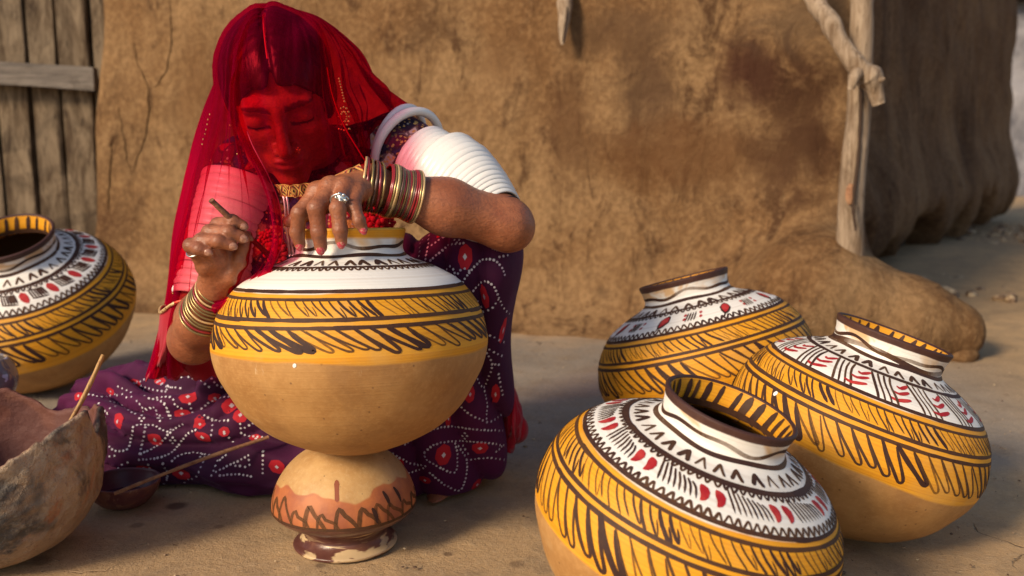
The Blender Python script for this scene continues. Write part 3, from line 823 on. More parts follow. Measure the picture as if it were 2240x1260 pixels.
    if style == 'leaf':
        n = 8
        for k in range(n):
            t0 = 2 * np.pi * k / n + turn
            if k % 2 == 0 or True:
                x = np.array([-.07, -.02, .04, .10]); hh = np.array([1.262, 1.295, 1.335, 1.372])
                wm = rad * .085
                b.stroke(t0 + x, hh, lambda u: wm * np.interp(u, [0, .3, .45, .7, .92, 1], [.14, .16, .8, 1.15, .6, .1]), 0, n=40, off=.0004)
                r.stroke(t0 + x[1:] + np.array([.012, .0, -.012]), hh[1:] + np.array([.008, 0, -.008]), lambda u: wm * np.interp(u, [0, .2, .6, .9, 1], [.1, .5, .85, .5, .1]), n=30, off=.0009)
            for q in range(4):
                tt = t0 + .33 + q * .034
                b.stroke(tt + np.array([-.03, .03]), np.array([1.305, 1.36]), lw * .5, .1)
            for q in (-1, 1):
                for s2 in (0, 1):
                    tt = t0 + .385 + q * .10 + s2 * .02
                    r.stroke(tt + np.array([0, .02]), np.array([1.315 + .028 * s2, 1.328 + .028 * s2]), lambda u: rad * .03 * np.interp(u, [0, .5, 1], [.5, 1, .6]), off=.0006)
    if style == 'ladder':
        n = 17
        for k in range(n):
            t0 = 2 * np.pi * k / n + turn
            b.stroke(t0 + np.array([-.02, .19]), np.array([1.365, 1.352]), lw * .6, .1); b.stroke(t0 + np.array([.02, .21]), np.array([1.315, 1.305]), lw * .55, .1)
            for q in range(6):
                tt = t0 + .02 + q * .033; b.stroke(tt + np.array([-.02, .015]), np.array([1.362, 1.314]), lw * (.55 + .25 * (q > 2)), .1)
            wm = rad * .075
            r.stroke(t0 + .29 + np.array([-.02, .0, .03]), np.array([1.358, 1.335, 1.305]), lambda u: wm * np.interp(u, [0, .2, .7, 1], [.45, .9, 1, .5]), off=.0006)
    b.build('brown_brushwork', BROWN, root)
    for v_ in r.v:
        n_ = (len(v_) - 2) // 2
        obj('red_mark', v_, [[2 * i, 2 * i + 2, 2 * i + 3, 2 * i + 1] for i in range(n_ - 1)] + [[2 * n_, 0, 1], [2 * n_ - 2, 2 * n_ + 1, 2 * n_ - 1]], RED, root)
    return root, L, loc, rot
def dot_on(root, L, th, h, rad):
    p, n = L.pt(np.array(th), np.array(h), 0.0006)
    t = np.cross(n, [0, 0, 1]); t /= np.linalg.norm(t); u = np.cross(n, t)
    a = np.linspace(0, 2 * np.pi, 14, endpoint=False)
    v = [p + n * .0004] + [p + rad * (1 + .12 * math.sin(2 * x)) * (math.cos(x) * t + 1.15 * math.sin(x) * u) for x in a]
    obj('white_spot', np.array(v), [[0, 1 + (i + 1) % 14, 1 + i] for i in range(14)] + [[0, 1 + i, 1 + (i + 1) % 14] for i in range(0)], WHITEDOT, root)

pot_c = painted_pot('half painted pot with plain white shoulder and yellow rim, standing on the stand pot', -.2221, 1.31, .188, R(-1.0), R(-5.5), .96, .1488, 'plain', 1)
pot_f = painted_pot('largest front pot with pairs of red commas on its shoulder, cut by the bottom edge', .1984, 1.055, .1783, R(17.8), R(6.7), 1.0, 0, 'comma', 2, .05)
pot_r = painted_pot('tilted pot at far right with columns of red commas between bundles of brown lines', .5057, 1.376, .1865, R(19), R(1), 1.05, 0, 'lines', 3, .1)
pot_b = painted_pot('rear pot with red outlined leaves, leaning left in front of the wall foot', .3624, 1.7578, .2003, R(-14.4), R(-8.6), .98, 0, 'leaf', 4, .25)
pot_l = painted_pot('large pot with ladder and red drop border, behind the broken bowl at the left edge', -1.13, 2.235, .2306, R(-3), R(25), 1.05, 0, 'ladder', 5, .1)
dot_on(pot_c[0], pot_c[1], R(-90 - 12), .785, .0024)
dot_on(pot_r[0], pot_r[1], R(-90 - 62), .985, .0032)

# ------------------------------------------------------------------ upturned pot used as a stand
SP_ = np.array([(.70, 0), (.72, .02), (.715, .055), (.64, .10), (.575, .17), (.565, .26), (.62, .33), (.74, .39), (.90, .48), (.985, .56), (1.0, .62), (.985, .76), (.92, .95), (.80, 1.14), (.64, 1.30), (.46, 1.41), (.25, 1.475), (0.0, 1.49)])
RNG = np.random.default_rng(55)
Ls = Lathe(SP_ * np.array([1.0, .97]), .1035, None, 1, .006, 9)
th = np.linspace(0, 2 * np.pi, 160, endpoint=False)
pp, nn = Ls.pt(th[None, :].repeat(200, 0), Ls.h[:, None].repeat(160, 1))
M = Mat('stand glaze'); z = M.attr('zone')
zl = M.math('ADD', z, M.math('MULTIPLY', M.math('SUBTRACT', M.noise(13, 2, 0.5), 0.5), 0.62))
big = M.noise(22, 5, .62); fine = M.noise(170, 4, .7)
cl = M.mix(M.step(big, .3, .7), (0.56, 0.35, 0.145), (0.42, 0.235, 0.085)); cl = M.mix(M.step(fine, .45, .75, 0, .4), cl, (0.62, 0.44, 0.23))
cl = M.mix(M.step(M.voro(60), .09, .04, 0, .7), cl, (.07, .04, .025))
og = M.mix(M.step(big, .35, .7), (0.46, 0.15, 0.045), (0.30, 0.085, 0.038))
c = M.mix(M.step(zl, 1.0, .97), cl, og)
dk = M.mix(M.step(big, .4, .62), (0.10, 0.036, 0.028), (0.17, 0.075, 0.05))
c = M.mix(M.step(M.math('ADD', z, M.math('MULTIPLY', M.math('SUBTRACT', big, .5), .08)), .60, .575), c, dk)
cream = M.math('MULTIPLY', M.step(z, .36, .33), M.step(M.noise(1.0, 3, .6, vec=M.map((16, 16, 85)), dist=.4), .50, .56))
c = M.mix(M.math('MULTIPLY', cream, .9), c, (0.60, 0.44, 0.25))
c = M.mix(M.math('MULTIPLY', M.step(M.math('ABSOLUTE', M.math('SUBTRACT', z, .235)), .06, .045), .75), c, (.07, .02, .018))
STAND = M.bsdf(c, M.step(z, .55, .64, .30, .55), M.bump(M.math('ADD', big, M.math('MULTIPLY', fine, .4)), .3, .003), .45).m
gp = on_ground(738, 1196)
stand = empty('stand_pot', (-.2435, 1.333, 0))
tag(stand, 'small upturned clay pot with orange band and glossy dark foot, used as a stand', 'pot')
o = obj('clay_body', pp.reshape(-1, 3), grid_faces(200, 160, True), STAND, stand); attr(o, 'zone', np.repeat(Ls.h, 160))
b = Brush(Ls)
for k in range(26):
    t0 = 2 * np.pi * k / 26 + random.uniform(-.04, .04); tp = random.uniform(.78, .92); w = random.uniform(.0042, .0066)
    b.stroke(t0 + np.array([-.03, -.02, .0, .035, .10, .19, .26]), np.array([.60, .72, tp - .03, tp, tp - .08, .70, .60]), w, random.uniform(.5, .8), (.8, .8))
for t0 in (-90 + 32, -90 + 45, -90 + 58):
    b.stroke(R(t0) + np.array([0, .04, .05]), np.array([.98, .88, .78]) - (.16 if t0 == -90 + 32 else 0), lambda u: .0065 * np.interp(u, [0, .3, .7, 1], [.5, 1, .8, .3]), 0)
b.ring(.60, .004, .3, .02); b.build('brown_brushwork', BROWN, stand)
b = Brush(Ls)
b.stroke(R(-90 + 3) + np.array([0, .01, .02]), np.array([1.17, 1.08, .96]), lambda u: .0075 * np.interp(u, [0, .15, .5, 1], [.6, 1.0, .75, .8]), .6)
M = Mat('rust slip paint'); RUST = M.bsdf((0.26, 0.075, 0.04), .55).m
b.build('rust_drip', RUST, stand)

# ------------------------------------------------------------------ broken paint bowl, small bowl, splashed cup, sticks
def bowl(name, label, cat, cen, rad, prof, thick, rim_fn, mats, rot, rough, nc=150, nr=60, seed=0):
    P = spline(prof, nr); th = np.linspace(0, 2 * np.pi, nc, endpoint=False)
    top = rim_fn(th)                                                      # broken height of the rim, as a share of the profile
    u = np.linspace(0, 1, nr)
    ri = np.interp(u[:, None] * top[None, :], np.linspace(0, 1, nr), P[:, 0]); hi = np.interp(u[:, None] * top[None, :], np.linspace(0, 1, nr), P[:, 1])
    e = np.stack([np.cos(th), np.sin(th)], -1)
    out = np.concatenate([e[None] * ri[..., None], hi[..., None]], -1)
    out = out * (1 + rough * fbm(out * 3.2 + seed, 4)[..., None] + rough * .5 * fbm(out * 11 + seed, 3)[..., None])
    ins = np.concatenate([e[None] * np.maximum(ri - thick * (1 + .3 * vnoise(np.stack([th * 2, th * 0, th * 0 + seed], 1))), 0)[..., None], np.maximum(hi, thick)[..., None]], -1)
    lip = (out[-1] + ins[-1]) / 2 + np.array([0, 0, thick * .4])
    V = np.vstack([out.reshape(-1, 3), lip, ins[::-1].reshape(-1, 3)]) * rad
    F = grid_faces(2 * nr + 1, nc, True)
    W = V @ np.array(rot).T
    o = obj(name, V, F, mats)
    z = np.r_[np.repeat(u, nc), np.full(nc, 1.5), np.repeat(2 + u, nc)]
    attr(o, 'zone', z)
    o.matrix_basis = Matrix.Translation(Vector((cen[0], cen[1], -W[:, 2].min() + cen[2]))) @ rot.to_4x4()
    return tag(o, label, cat)
M = Mat('old crusted bowl'); z = M.attr('zone')
n1 = M.noise(9, 6, .68, dist=.7); n2 = M.noise(26, 6, .7); n3 = M.noise(80, 5, .7)
c = M.mix(M.step(n1, .38, .62), (0.44, 0.31, 0.20), (0.33, 0.225, 0.15))
c = M.mix(M.step(M.noise(6, 5, .65, dist=1.2), .54, .66, 0, .8), c, (0.44, 0.16, 0.065))
c = M.mix(M.step(M.noise(5, 5, .7, dist=.8, vec=M.map(loc=(3, 1, 2))), .485, .58, 0, .92), c, (0.065, 0.060, 0.058))
c = M.mix(M.step(n2, .50, .70, 0, .6), c, (0.44, 0.36, 0.27)); c = M.mix(M.step(n3, .58, .70, 0, .5), c, (0.10, 0.05, 0.04))
c = M.mix(M.step(M.noise(12, 2, .5, vec=M.map(loc=(7, 3, 1))), .72, .74, 0, .9), c, (.68, .64, .58))
ins = M.mix(M.step(n1, .35, .65), (0.125, 0.042, 0.030), (0.185, 0.075, 0.054)); ins = M.mix(M.step(n2, .58, .66, 0, .6), ins, (0.24, 0.11, 0.07)); ins = M.mix(M.step(M.noise(5, 3, .6), .52, .56, 0, .7), ins, (0.11, 0.045, 0.04))
c = M.mix(M.step(z, 1.2, 1.6), c, ins)
h = M.math('ADD', n2, M.math('ADD', M.math('MULTIPLY', n3, .6), M.math('MULTIPLY', M.voro(45), .6)))
CRUST = M.bsdf(c, .66, M.bump(h, M.step(z, 1.3, 1.5, 1.0, .35), .009), .35).m
bp = np.array([(0, 0), (.25, .01), (.48, .07), (.68, .19), (.85, .41), (.95, .68), (1.0, .97), (.985, 1.30)])
def rim1(t):
    d = (t - R(-35) + np.pi) % (2 * np.pi) - np.pi
    e = (t - R(48) + np.pi) % (2 * np.pi) - np.pi
    base = .95 + .07 * vnoise(np.stack([t * 1.6, t * 0, t * 0], 1)) + .022 * vnoise(np.stack([t * 3.7, t * 0 + 4, t * 0], 1)) + .006 * vnoise(np.stack([t * 30, t * 0 + 9, t * 0], 1))
    base = base - .07 * np.clip(1 - np.abs(e) / .22, 0, 1) ** .7 - .04 * np.clip((e - .1) / .1, 0, 1) * (e < 1.2)
    return np.clip(base, .6, 1)
bowl('broken_bowl', 'big broken clay bowl with crusted outside and reddish paint inside, at the left edge', 'bowl', (-.714, 1.30, 0), .152, bp, .055, rim1, CRUST,
     Matrix.Rotation(R(-5), 3, 'Y') @ Matrix.Rotation(R(7), 3, 'X'), .030, seed=3)
M = Mat('small bowl glaze'); z = M.attr('zone')
n1 = M.noise(22, 5, .65, dist=.8)
c = M.mix(M.step(n1, .38, .62), (0.22, 0.085, 0.05), (0.12, 0.035, 0.035)); c = M.mix(M.step(M.noise(60, 4, .7), .55, .68, 0, .6), c, (0.36, 0.20, 0.12))
c = M.mix(M.step(z, 1.2, 1.6), c, (0.075, 0.018, 0.030))
SMALLB = M.bsdf(c, .42, M.bump(n1, .4, .003), .4).m
g = on_ground(271, 1106)
small = bowl('small_bowl', 'small dark red clay bowl with paint inside, by the hem of the skirt', 'bowl', (g[0], g[1], 0), .0575, np.array([(0, 0), (.4, .02), (.62, .12), (.85, .36), (.97, .62), (1, .80)]), .07,
     lambda t: .96 + .03 * vnoise(np.stack([np.cos(t) * 2, np.sin(t) * 2, t * 0], 1)), SMALLB, Matrix.Rotation(R(2), 3, 'Y'), .012, 90, 30, 8)
M = Mat('wet dark paint'); WET = M.bsdf((0.05, 0.010, 0.022), .18, None, .5).m
a = np.linspace(0, 2 * np.pi, 40, endpoint=False)
v = np.vstack([[0, 0, .017], np.stack([.0385 * np.cos(a), .0385 * np.sin(a), a * 0 + .017], 1)]); obj('paint', v, [[0, 1 + i, 1 + (i + 1) % 40] for i in range(40)], WET, small)
M = Mat('splashed cup glaze')
c = M.mix(M.step(M.noise(16, 4, .6, dist=1), .45, .5), (0.36, 0.25, 0.15), (0.16, 0.14, 0.15)); c = M.mix(M.step(M.noise(30, 3, .6), .60, .64), c, (.45, .46, .60))
CUP = M.bsdf(c, .2, None, .5).m
g = at(0, 870, 1.60)
bowl('splashed_cup', 'small glossy cup splashed with blue, peeping out between the broken bowl and the pot', 'cup', (g[0] - .044, 1.62, .12), .060, np.array([(0, 0), (.5, .02), (.8, .25), (1, .7), (.98, 1.1), (.8, 1.45)]), .08, lambda t: 1.0 + 0 * t, CUP, Matrix.Identity(3), .01, 60, 30, 5)
# what the cup stands on: an upturned rough pot hidden behind the bowl
bowl('upturned_pot', 'rough pot standing behind the broken bowl under the splashed cup', 'pot', (g[0] - .044, 1.62, 0), .075, np.array([(.9, 0), (1, .4), (.95, .9), (.7, 1.35), (.3, 1.55), (0, 1.60)]), .06, lambda t: 1.0 + 0 * t, CRUST, Matrix.Identity(3), .02, 60, 30, 6)

def flat_stick(name, label, P, w, th, material, cat='stick'):
    P = spline(P, 30); T, N, B = frames(P)
    V, F = tube(P, w * (1 + .10 * fbm(P * 30, 2)), 10, .10, 60, th / w)
    return tag(obj(name, V, F, material), label, cat)
flat_stick('bamboo_stick', 'pale split bamboo stick standing in the broken bowl', [at(120, 985, 1.25), at(150, 930, 1.27), at(190, 855, 1.30), at(226, 776, 1.32)], .0062, .003, WOOD_STICK)
flat_stick('paint_stick', 'thin reddish stick leaning from the small dark bowl onto the skirt', [at(250, 1080, 1.405), at(350, 1040, 1.43), at(470, 995, 1.46), at(588, 956, 1.49)], .0036, .003, WOOD_RED)

# ------------------------------------------------------------------ the woman: body
ORG = Vector((-0.24, 1.60, 0.0))
def A3(*l): return [at(*q) for q in l]
def rot_head():
    pi_, ya, ro = R(33), R(8.0), R(-8.0)
    return np.array(Matrix.Rotation(ro, 3, 'Y') @ Matrix.Rotation(ya, 3, 'Z') @ Matrix.Rotation(pi_, 3, 'X'))
HR = rot_head(); HC = np.array([-0.3395, 1.43, 0.649])
def to_head(p): return (p - HC) @ HR
def from_head(p): return np.asarray(p) @ HR.T + HC
L_sh, L_el, L_wr = at(878, 322, 1.535), at(1106, 490, 1.385), at(808, 404, 1.312)
R_sh, R_el, R_wr = at(540, 372, 1.50), at(424, 742, 1.395), at(476, 622, 1.285)
NECK = at(692, 335, 1.555); PELV = at(690, 880, 1.70)

def sd_head(p):
    q = to_head(p); x = np.abs(q[:, 0]); s = np.stack([x, q[:, 1], q[:, 2]], 1)
    d = ell(q, (0, .014, .030), (.0725, .0925, .079))
    d = smin(d, ell(q, (0, -.034, -.034), (.054, .058, .076)), .035)
    d = smin(d, ell(q, (0, -.073, -.099), (.021, .017, .015)), .026)                # chin
    d = smin(d, ell(s, (.047, -.035, -.070), (.014, .03, .022)), .03)                # jaw corner
    d = smin(d, ell(s, (.042, -.064, -.022), (.021, .019, .019)), .022)              # cheekbone
    d = smin(d, seg(s, (.0, -.0835, .024), (.040, -.074, .024), .0095, .009), .016)  # brow
    d = smax(d, -ell(s, (.031, -.100, .004), (.0185, .017, .0125)), .014)            # eye socket
    lid = ell(s, (.0315, -.0735, .003), (.0155, .0125, .0125))
    d = smin(d, lid, .003)
    d = smax(d, -seg(s, (.018, -.0865, -.0045), (.043, -.0815, -.0045), .0012, .0012), .002)
    nose = seg(q, (0, -.089, .014), (0, -.1135, -.030), .0065, .0098)
    nose = smin(nose, ell(s, (.0115, -.101, -.0345), (.0072, .0095, .0072)), .006)
    d = smin(d, nose, .011)
    d = smax(d, -ell(s, (.006, -.109, -.0425), (.0032, .005, .003)), .003)           # nostrils
    d = smin(d, ell(q, (0, -.084, -.060), (.027, .012, .019)), .012)                 # mouth mound
    d = smin(d, ell(q, (0, -.0945, -.0545), (.0205, .0075, .0052)), .004)            # upper lip
    d = smin(d, ell(q, (0, -.0935, -.0655), (.0165, .0078, .0062)), .004)            # lower lip
    d = smax(d, -seg(s, (0, -.1035, -.0598), (.020, -.094, -.0590), .0012, .0010), .002)
    ear = ell(s, (.0745, .012, -.006), (.008, .018, .030))
    d = smin(d, ear, .006)
    return d
def chain(p, P, rr, k=.003):
    d = None
    for i in range(len(P) - 1):
        e = seg(p, P[i], P[i + 1], rr[i], rr[i + 1]); d = e if d is None else smin(d, e, k)
    return d
# left hand: fingers hang over the rim of the pot, thumb inside
LF = [A3((694, 421, 1.262), (655, 466, 1.243), (650, 508, 1.247), (656, 534, 1.252)),
      A3((724, 410, 1.256), (692, 456, 1.222), (697, 508, 1.222), (702, 541, 1.228)),
      A3((753, 411, 1.256), (739, 456, 1.217), (744, 502, 1.214), (747, 529, 1.219)),
      A3((779, 420, 1.262), (774, 452, 1.230), (785, 482, 1.222), (794, 501, 1.224))]
LFR = [(.0118, .0103, .0094, .0078), (.0120, .0112, .0098, .0083), (.0115, .0102, .0092, .0076), (.0105, .0090, .0080, .0066)]
LT = A3((742, 428, 1.295), (690, 462, 1.280), (650, 476, 1.275), (630, 485, 1.272))
# right hand: holds the stick between thumb, index and middle finger
RF = [A3((500, 560, 1.272), (476, 492, 1.250), (508, 484, 1.237), (531, 494, 1.240)),
      A3((482, 566, 1.262), (458, 508, 1.236), (500, 508, 1.224), (530, 520, 1.229)),
      A3((464, 572, 1.254), (440, 526, 1.226), (478, 528, 1.214), (507, 537, 1.218)),
      A3((448, 584, 1.250), (417, 537, 1.226), (436, 545, 1.214), (455, 551, 1.214))]
RFR = [(.0100, .0092, .0085, .0072), (.0102, .0096, .0088, .0076), (.0098, .0092, .0084, .0072), (.0092, .0090, .0080, .0070)]
RT = A3((505, 606, 1.268), (526, 572, 1.262), (534, 540, 1.262), (541, 516, 1.263))
def sd_hand(p, wr, F, FR, T, tr, wrad, k):
    d = None
    for i, f in enumerate(F):
        m = seg(p, wr, f[0], wrad, FR[i][0] * 1.02); d = m if d is None else smin(d, m, .012)
    d = smin(d, seg(p, wr, T[0], wrad, tr[0]), .012)
    for a, b in zip(F[:-1], F[1:]): d = smin(d, seg(p, a[0], b[0], FR[1][0] * .86, FR[1][0] * .86), .007)
    fing = None
    for f, rr in zip(F, FR):
        c = chain(p, f, rr, .0025)
        for j in (1, 2):                                     # knuckle bulges
            c = smin(c, np.linalg.norm(p - f[j], axis=1) - rr[j] * 1.05, .003)
        c = smin(c, np.linalg.norm(p - (f[0] + (f[0] - wr) * .0 + np.array([0, -.002, .0025])), axis=1) - rr[0] * 1.0, .006)
        fing = c if fing is None else smin(fing, c, .0012)
    d = smin(d, fing, .006)
    d = smin(d, chain(p, T, tr, .003), .005)
    return d
def far_or(p, cen, rad, fn):
    """fn near cen, a safe distance elsewhere"""
    dist = np.linalg.norm(p - cen, axis=1) - rad; out = np.maximum(dist, .02) + .01
    m = dist < .02
    if m.any(): out[m] = fn(p[m])
    return out
HLC = at(745, 455, 1.25); HRC = at(485, 560, 1.25)
def sd_torso(p, o=0.0):
    d = seg(p, NECK + np.array([0, .02, -.06]), (NECK + PELV) / 2 + np.array([0, -.02, 0]), .080, .088)
    d = smin(d, seg(p, (NECK + PELV) / 2 + np.array([0, -.02, 0]), PELV, .088, .125), .05)
    d = smin(d, seg(p, NECK + np.array([0, .02, -.03]), L_sh + np.array([-.01, 0, -.012]), .056, .050), .04)
    d = smin(d, seg(p, NECK + np.array([0, .02, -.03]), R_sh + np.array([.01, 0, -.01]), .056, .048), .04)
    for s in (-1, 1): d = smin(d, ell(p, NECK + np.array([s * .062 - .01, -.065, -.145]), (.062, .055, .062)), .04)
    return d - o
def sd_body(p):
    d = sd_torso(p)
    d = smin(d, seg(p, NECK + np.array([0, .015, -.02]), from_head((0, .03, -.06)), .050, .044), .025)
    d = smin(d, far_or(p, HC, .16, sd_head), .018)
    # left arm
    a = seg(p, L_sh, L_el, .043, .036)
    m = L_el * .55 + L_wr * .45
    fa = smin(seg(p, L_el, m, .0345, .0375), seg(p, m, L_wr, .0375, .0225), .02)
    a = smin(a, fa, .02)
    a = smin(a, np.linalg.norm(p - (L_el + np.array([.010, .006, -.008])), axis=1) - .029, .015)
    a = smin(a, far_or(p, HLC, .10, lambda q: sd_hand(q, L_wr, LF, LFR, LT, (.0125, .0115, .0095, .0078), .0225, 0)), .010)
    d = smin(d, a, .025)
    # right arm
    m = R_el * .6 + R_wr * .4
    b = seg(p, R_sh, R_el, .043, .0355)
    fb = smin(seg(p, R_el, m, .034, .035), seg(p, m, R_wr, .035, .0205), .02)
    b = smin(b, fb, .015)
    b = smin(b, far_or(p, HRC, .10, lambda q: sd_hand(q, R_wr, RF, RFR, RT, (.0115, .0105, .0088, .0072), .0205, 0)), .010)
    d = np.minimum(d, smax(b, -sd_torso(p) - 1, .001)) if False else smin(d, b, .02)
    # folded right leg and raised left leg, under the skirt
    kn_r, an_r = at(250, 960, 1.72), at(560, 1020, 1.62); kn_l, an_l = at(1040, 600, 1.49), at(985, 1020, 1.60)
    d = smin(d, seg(p, PELV + np.array([-.07, 0, -.02]), kn_r, .085, .055), .04); d = smin(d, seg(p, kn_r, an_r, .050, .035), .03)
    d = smin(d, seg(p, PELV + np.array([.07, 0, -.02]), kn_l, .085, .050), .04); d = smin(d, seg(p, kn_l, an_l, .050, .033), .03)
    d = smin(d, seg(p, an_l, an_l + np.array([-.02, -.13, -.035]), .030, .018), .02)
    d = smin(d, seg(p, an_r, an_r + np.array([.13, -.03, -.03]), .030, .018), .02)
    return smax(d, .004 - p[:, 2], .004)
V, F = surface(sd_body, (-.82, 1.17, -.004), (.06, 1.92, .80), .0026)
Vn = V.copy()
q = to_head(V); x = np.abs(q[:, 0])
on_face = (q[:, 1] < -.05) & (np.linalg.norm(q, axis=1) < .16)
lip = on_face & (((q[:, 0] / .0215) ** 2 + ((q[:, 2] + .0600) / .0115) ** 2) < 1) & (q[:, 1] < -.082)
by = .0265 - 3.2 * (x - .030) ** 2 + .10 * (x - .03) * (x < .03)
brow = on_face & (np.abs(q[:, 2] - by) < .0042 * np.clip((.056 - x) / .02, .3, 1)) & (x > .010) & (x < .056)
lash = on_face & (np.abs(q[:, 2] + .0050 - 8 * (x - .031) ** 2) < .0022) & (x > .014) & (x < .047)
M = Mat('skin')
ft = M.attr('feature', 'Color')
sp = M.n('ShaderNodeSeparateColor', {0: ft})
n1 = M.noise(26, 5, .6); n2 = M.noise(260, 3, .6)
c = M.mix(M.step(n1, .35, .65), (0.255, 0.082, 0.037), (0.360, 0.128, 0.058))
c = M.mix(M.step(n2, .40, .70, 0, .45), c, (0.15, 0.055, 0.030))
c = M.mix(sp.outputs[0], c, (0.30, 0.07, 0.055)); c = M.mix(sp.outputs[1], c, (0.022, 0.012, 0.010)); c = M.mix(M.math('MULTIPLY', sp.outputs[2], .5), c, (0.14, 0.055, 0.036))
wr_ = M.noise(1.0, 3, .6, vec=M.map((90, 90, 220)))
SKIN = M.bsdf(c, M.step(n1, .3, .7, .38, .52), M.bump(M.math('ADD', M.math('MULTIPLY', n2, .7), wr_), .40, .0024), .45, Subsurface_Weight=.06, Subsurface_Radius=(.012, .004, .002)).m
# darker creased skin over the knuckles
kd = np.full(len(V), 9.0)
for f, rr in list(zip(LF, LFR)) + list(zip(RF, RFR)):
    for j in (1, 2): kd = np.minimum(kd, np.linalg.norm(V - f[j], axis=1) / (rr[j] * 1.35))
feat = np.stack([lip * 1.0, np.clip(brow * .75 + lash * .95, 0, 1), np.clip(1.25 - kd, 0, 1)], 1)
pm = mesh('person', V - np.array(ORG), F)
person = bpy.data.objects.new('person', pm); COL.objects.link(person); pm.materials.append(SKIN); person.location = ORG
tag(person, 'woman in sheer red veil and dark dotted skirt, seated painting a pot', 'person')
attr_col(person, 'feature', feat)
def part(name, v, f, m, parent=person, smooth=True):
    return obj(name, np.asarray(v) - np.array(ORG), f, m, parent, False, smooth)
def subpart(name, v, f, m, parent, smooth=True):
    return obj(name, np.asarray(v) - np.array(ORG), f, m, parent, False, smooth)

# fingernails, painted red on the left hand
M = Mat('chipped red nail'); nz = M.noise(420, 2, .6)
NAIL_RED = M.bsdf(M.mix(M.step(nz, .52, .60), (0.46, 0.045, 0.07), (0.48, 0.24, 0.17)), .28, None, .5).m
M = Mat('bare nail'); NAIL = M.bsdf(M.mix(M.step(M.noise(300, 2), .4, .6), (0.40, 0.20, 0.13), (0.28, 0.12, 0.08)), .32, None, .5).m
def nail(f, rr, side, m):
    ax = f[3] - f[2]; ax /= np.linalg.norm(ax); s = np.asarray(side, float); s = s - ax * s.dot(ax); s /= np.linalg.norm(s); w = np.cross(ax, s)
    Mx = np.stack([w, ax, s], 1)
    v, fc = ball(f[3] + ax * rr[3] * .15 + s * rr[3] * .55, rr[3], 14, 10, (.72, .98, .56), Mx)
    part('fingernail', v, fc, m)
for f, rr in zip(LF, LFR): nail(f, rr, (.0, -1, .10), NAIL_RED)
for f, rr in zip(RF, RFR): nail(f, rr, (.35, -1, -.05), NAIL)

# hair with a centre parting and a knot at the back
def sd_hair(p):
    q = to_head(p)
    d = ell(q, (0, .014, .0345), (.0775, .1010, .0785))
    d = smin(d, ell(q, (0, .105, .03), (.042, .04, .042)), .02)
    d = smin(d, ell(np.stack([np.abs(q[:, 0]), q[:, 1], q[:, 2]], 1), (.064, .015, -.005), (.015, .045, .05)), .02)
    arch = (np.sqrt((q[:, 0] / .061) ** 2 + (np.maximum(q[:, 2] + .025, 0) / .085) ** 2) - 1) * .061
    d = smax(d, -np.maximum(arch, q[:, 1] + .012), .005)
    part_ = np.maximum(np.abs(q[:, 0]) - .0016, 0)
    d = d + .0065 * np.exp(-(part_ / .0028) ** 2) * (q[:, 1] < .07) - .003 * np.exp(-((np.abs(q[:, 0]) - .014) / .012) ** 2)
    return d + .0005 * np.sin(q[:, 1] * 420 + 60 * np.abs(q[:, 0]) + 3 * vnoise(q * 60))
V, F = surface(sd_hair, HC - .17, HC + .17, .0028)
M = Mat('black hair'); n1 = M.noise(1.0, 4, .6, vec=M.map((300, 60, 60)))
HAIR = M.bsdf(M.mix(n1, (0.010, 0.007, 0.007), (0.035, 0.022, 0.018)), .38, M.bump(n1, .5, .002), .5).m
part('hair', V, F, HAIR)
# vermilion powder in the parting
pl = [from_head(ell_p) for ell_p in [(0, .014 - .1005 * math.cos(a), .0345 + .0780 * math.sin(a)) for a in np.linspace(R(42), R(95), 14)]]
V, F = tube(np.array(pl), .0013, 6); M = Mat('vermilion powder'); part('parting', V, F, M.bsdf((0.62, 0.22, 0.17), .9).m)

# ------------------------------------------------------------------ blouse
def sd_blouse(p):
    d = sd_torso(p, .010)
    d = smin(d, seg(p, L_sh, L_sh + (L_el - L_sh) * .42, .052, .050), .02)
    d = smin(d, seg(p, R_sh, R_sh + (R_el - R_sh) * .40, .052, .050), .02)
    d = smax(d, -seg(p, NECK + np.array([0, -.06, .03]), NECK + np.array([0, -.02, .07]), .055, .06), .01)
    return d + .004 * vnoise(p * np.array([26, 26, 14]))
V, F = surface(sd_blouse, (-.56, 1.28, .10), (.02, 1.86, .68), .006)
M = Mat('patchwork cloth')
wv = M.n('ShaderNodeVectorMath', {0: M.P, 1: M.n('ShaderNodeVectorMath', {0: M.n('ShaderNodeTexNoise', {'Vector': M.P, 'Scale': 18.0}).outputs['Color'], 1: (.03, .03, .03)}, operation='MULTIPLY').outputs[0]}, operation='ADD').outputs[0]
vo = M.n('ShaderNodeTexVoronoi', {'Vector': wv, 'Scale': 44.0})
ed = M.n('ShaderNodeTexVoronoi', {'Vector': wv, 'Scale': 44.0}, feature='DISTANCE_TO_EDGE').outputs[0]
rv = M.n('ShaderNodeSeparateColor', {0: vo.outputs['Color']}).outputs[0]
c = M.ramp(rv, [(0, (0.02, 0.012, 0.03)), (.2, (0.30, 0.015, 0.03)), (.36, (0.045, 0.03, 0.10)), (.5, (0.42, 0.22, 0.06)), (.64, (0.13, 0.012, 0.04)), (.78, (0.22, 0.14, 0.10)), (.9, (0.50, 0.42, 0.36))], 'CONSTANT')
dots = M.step(M.voro(150), .38, .30)
c = M.mix(M.math('MULTIPLY', dots, M.step(M.noise(12, 2), .42, .6)), c, (0.55, 0.33, 0.10))
c = M.mix(M.step(ed, .09, .05, 0, .8), c, (0.05, 0.015, 0.03))
c = M.mix(M.step(M.voro(75, out='Distance'), .18, .12, 0, .8), c, (0.45, 0.40, 0.38))
PATCH = M.bsdf(c, .8, M.bump(M.math('ADD', M.noise(300, 2), ed), .5, .004), .2).m
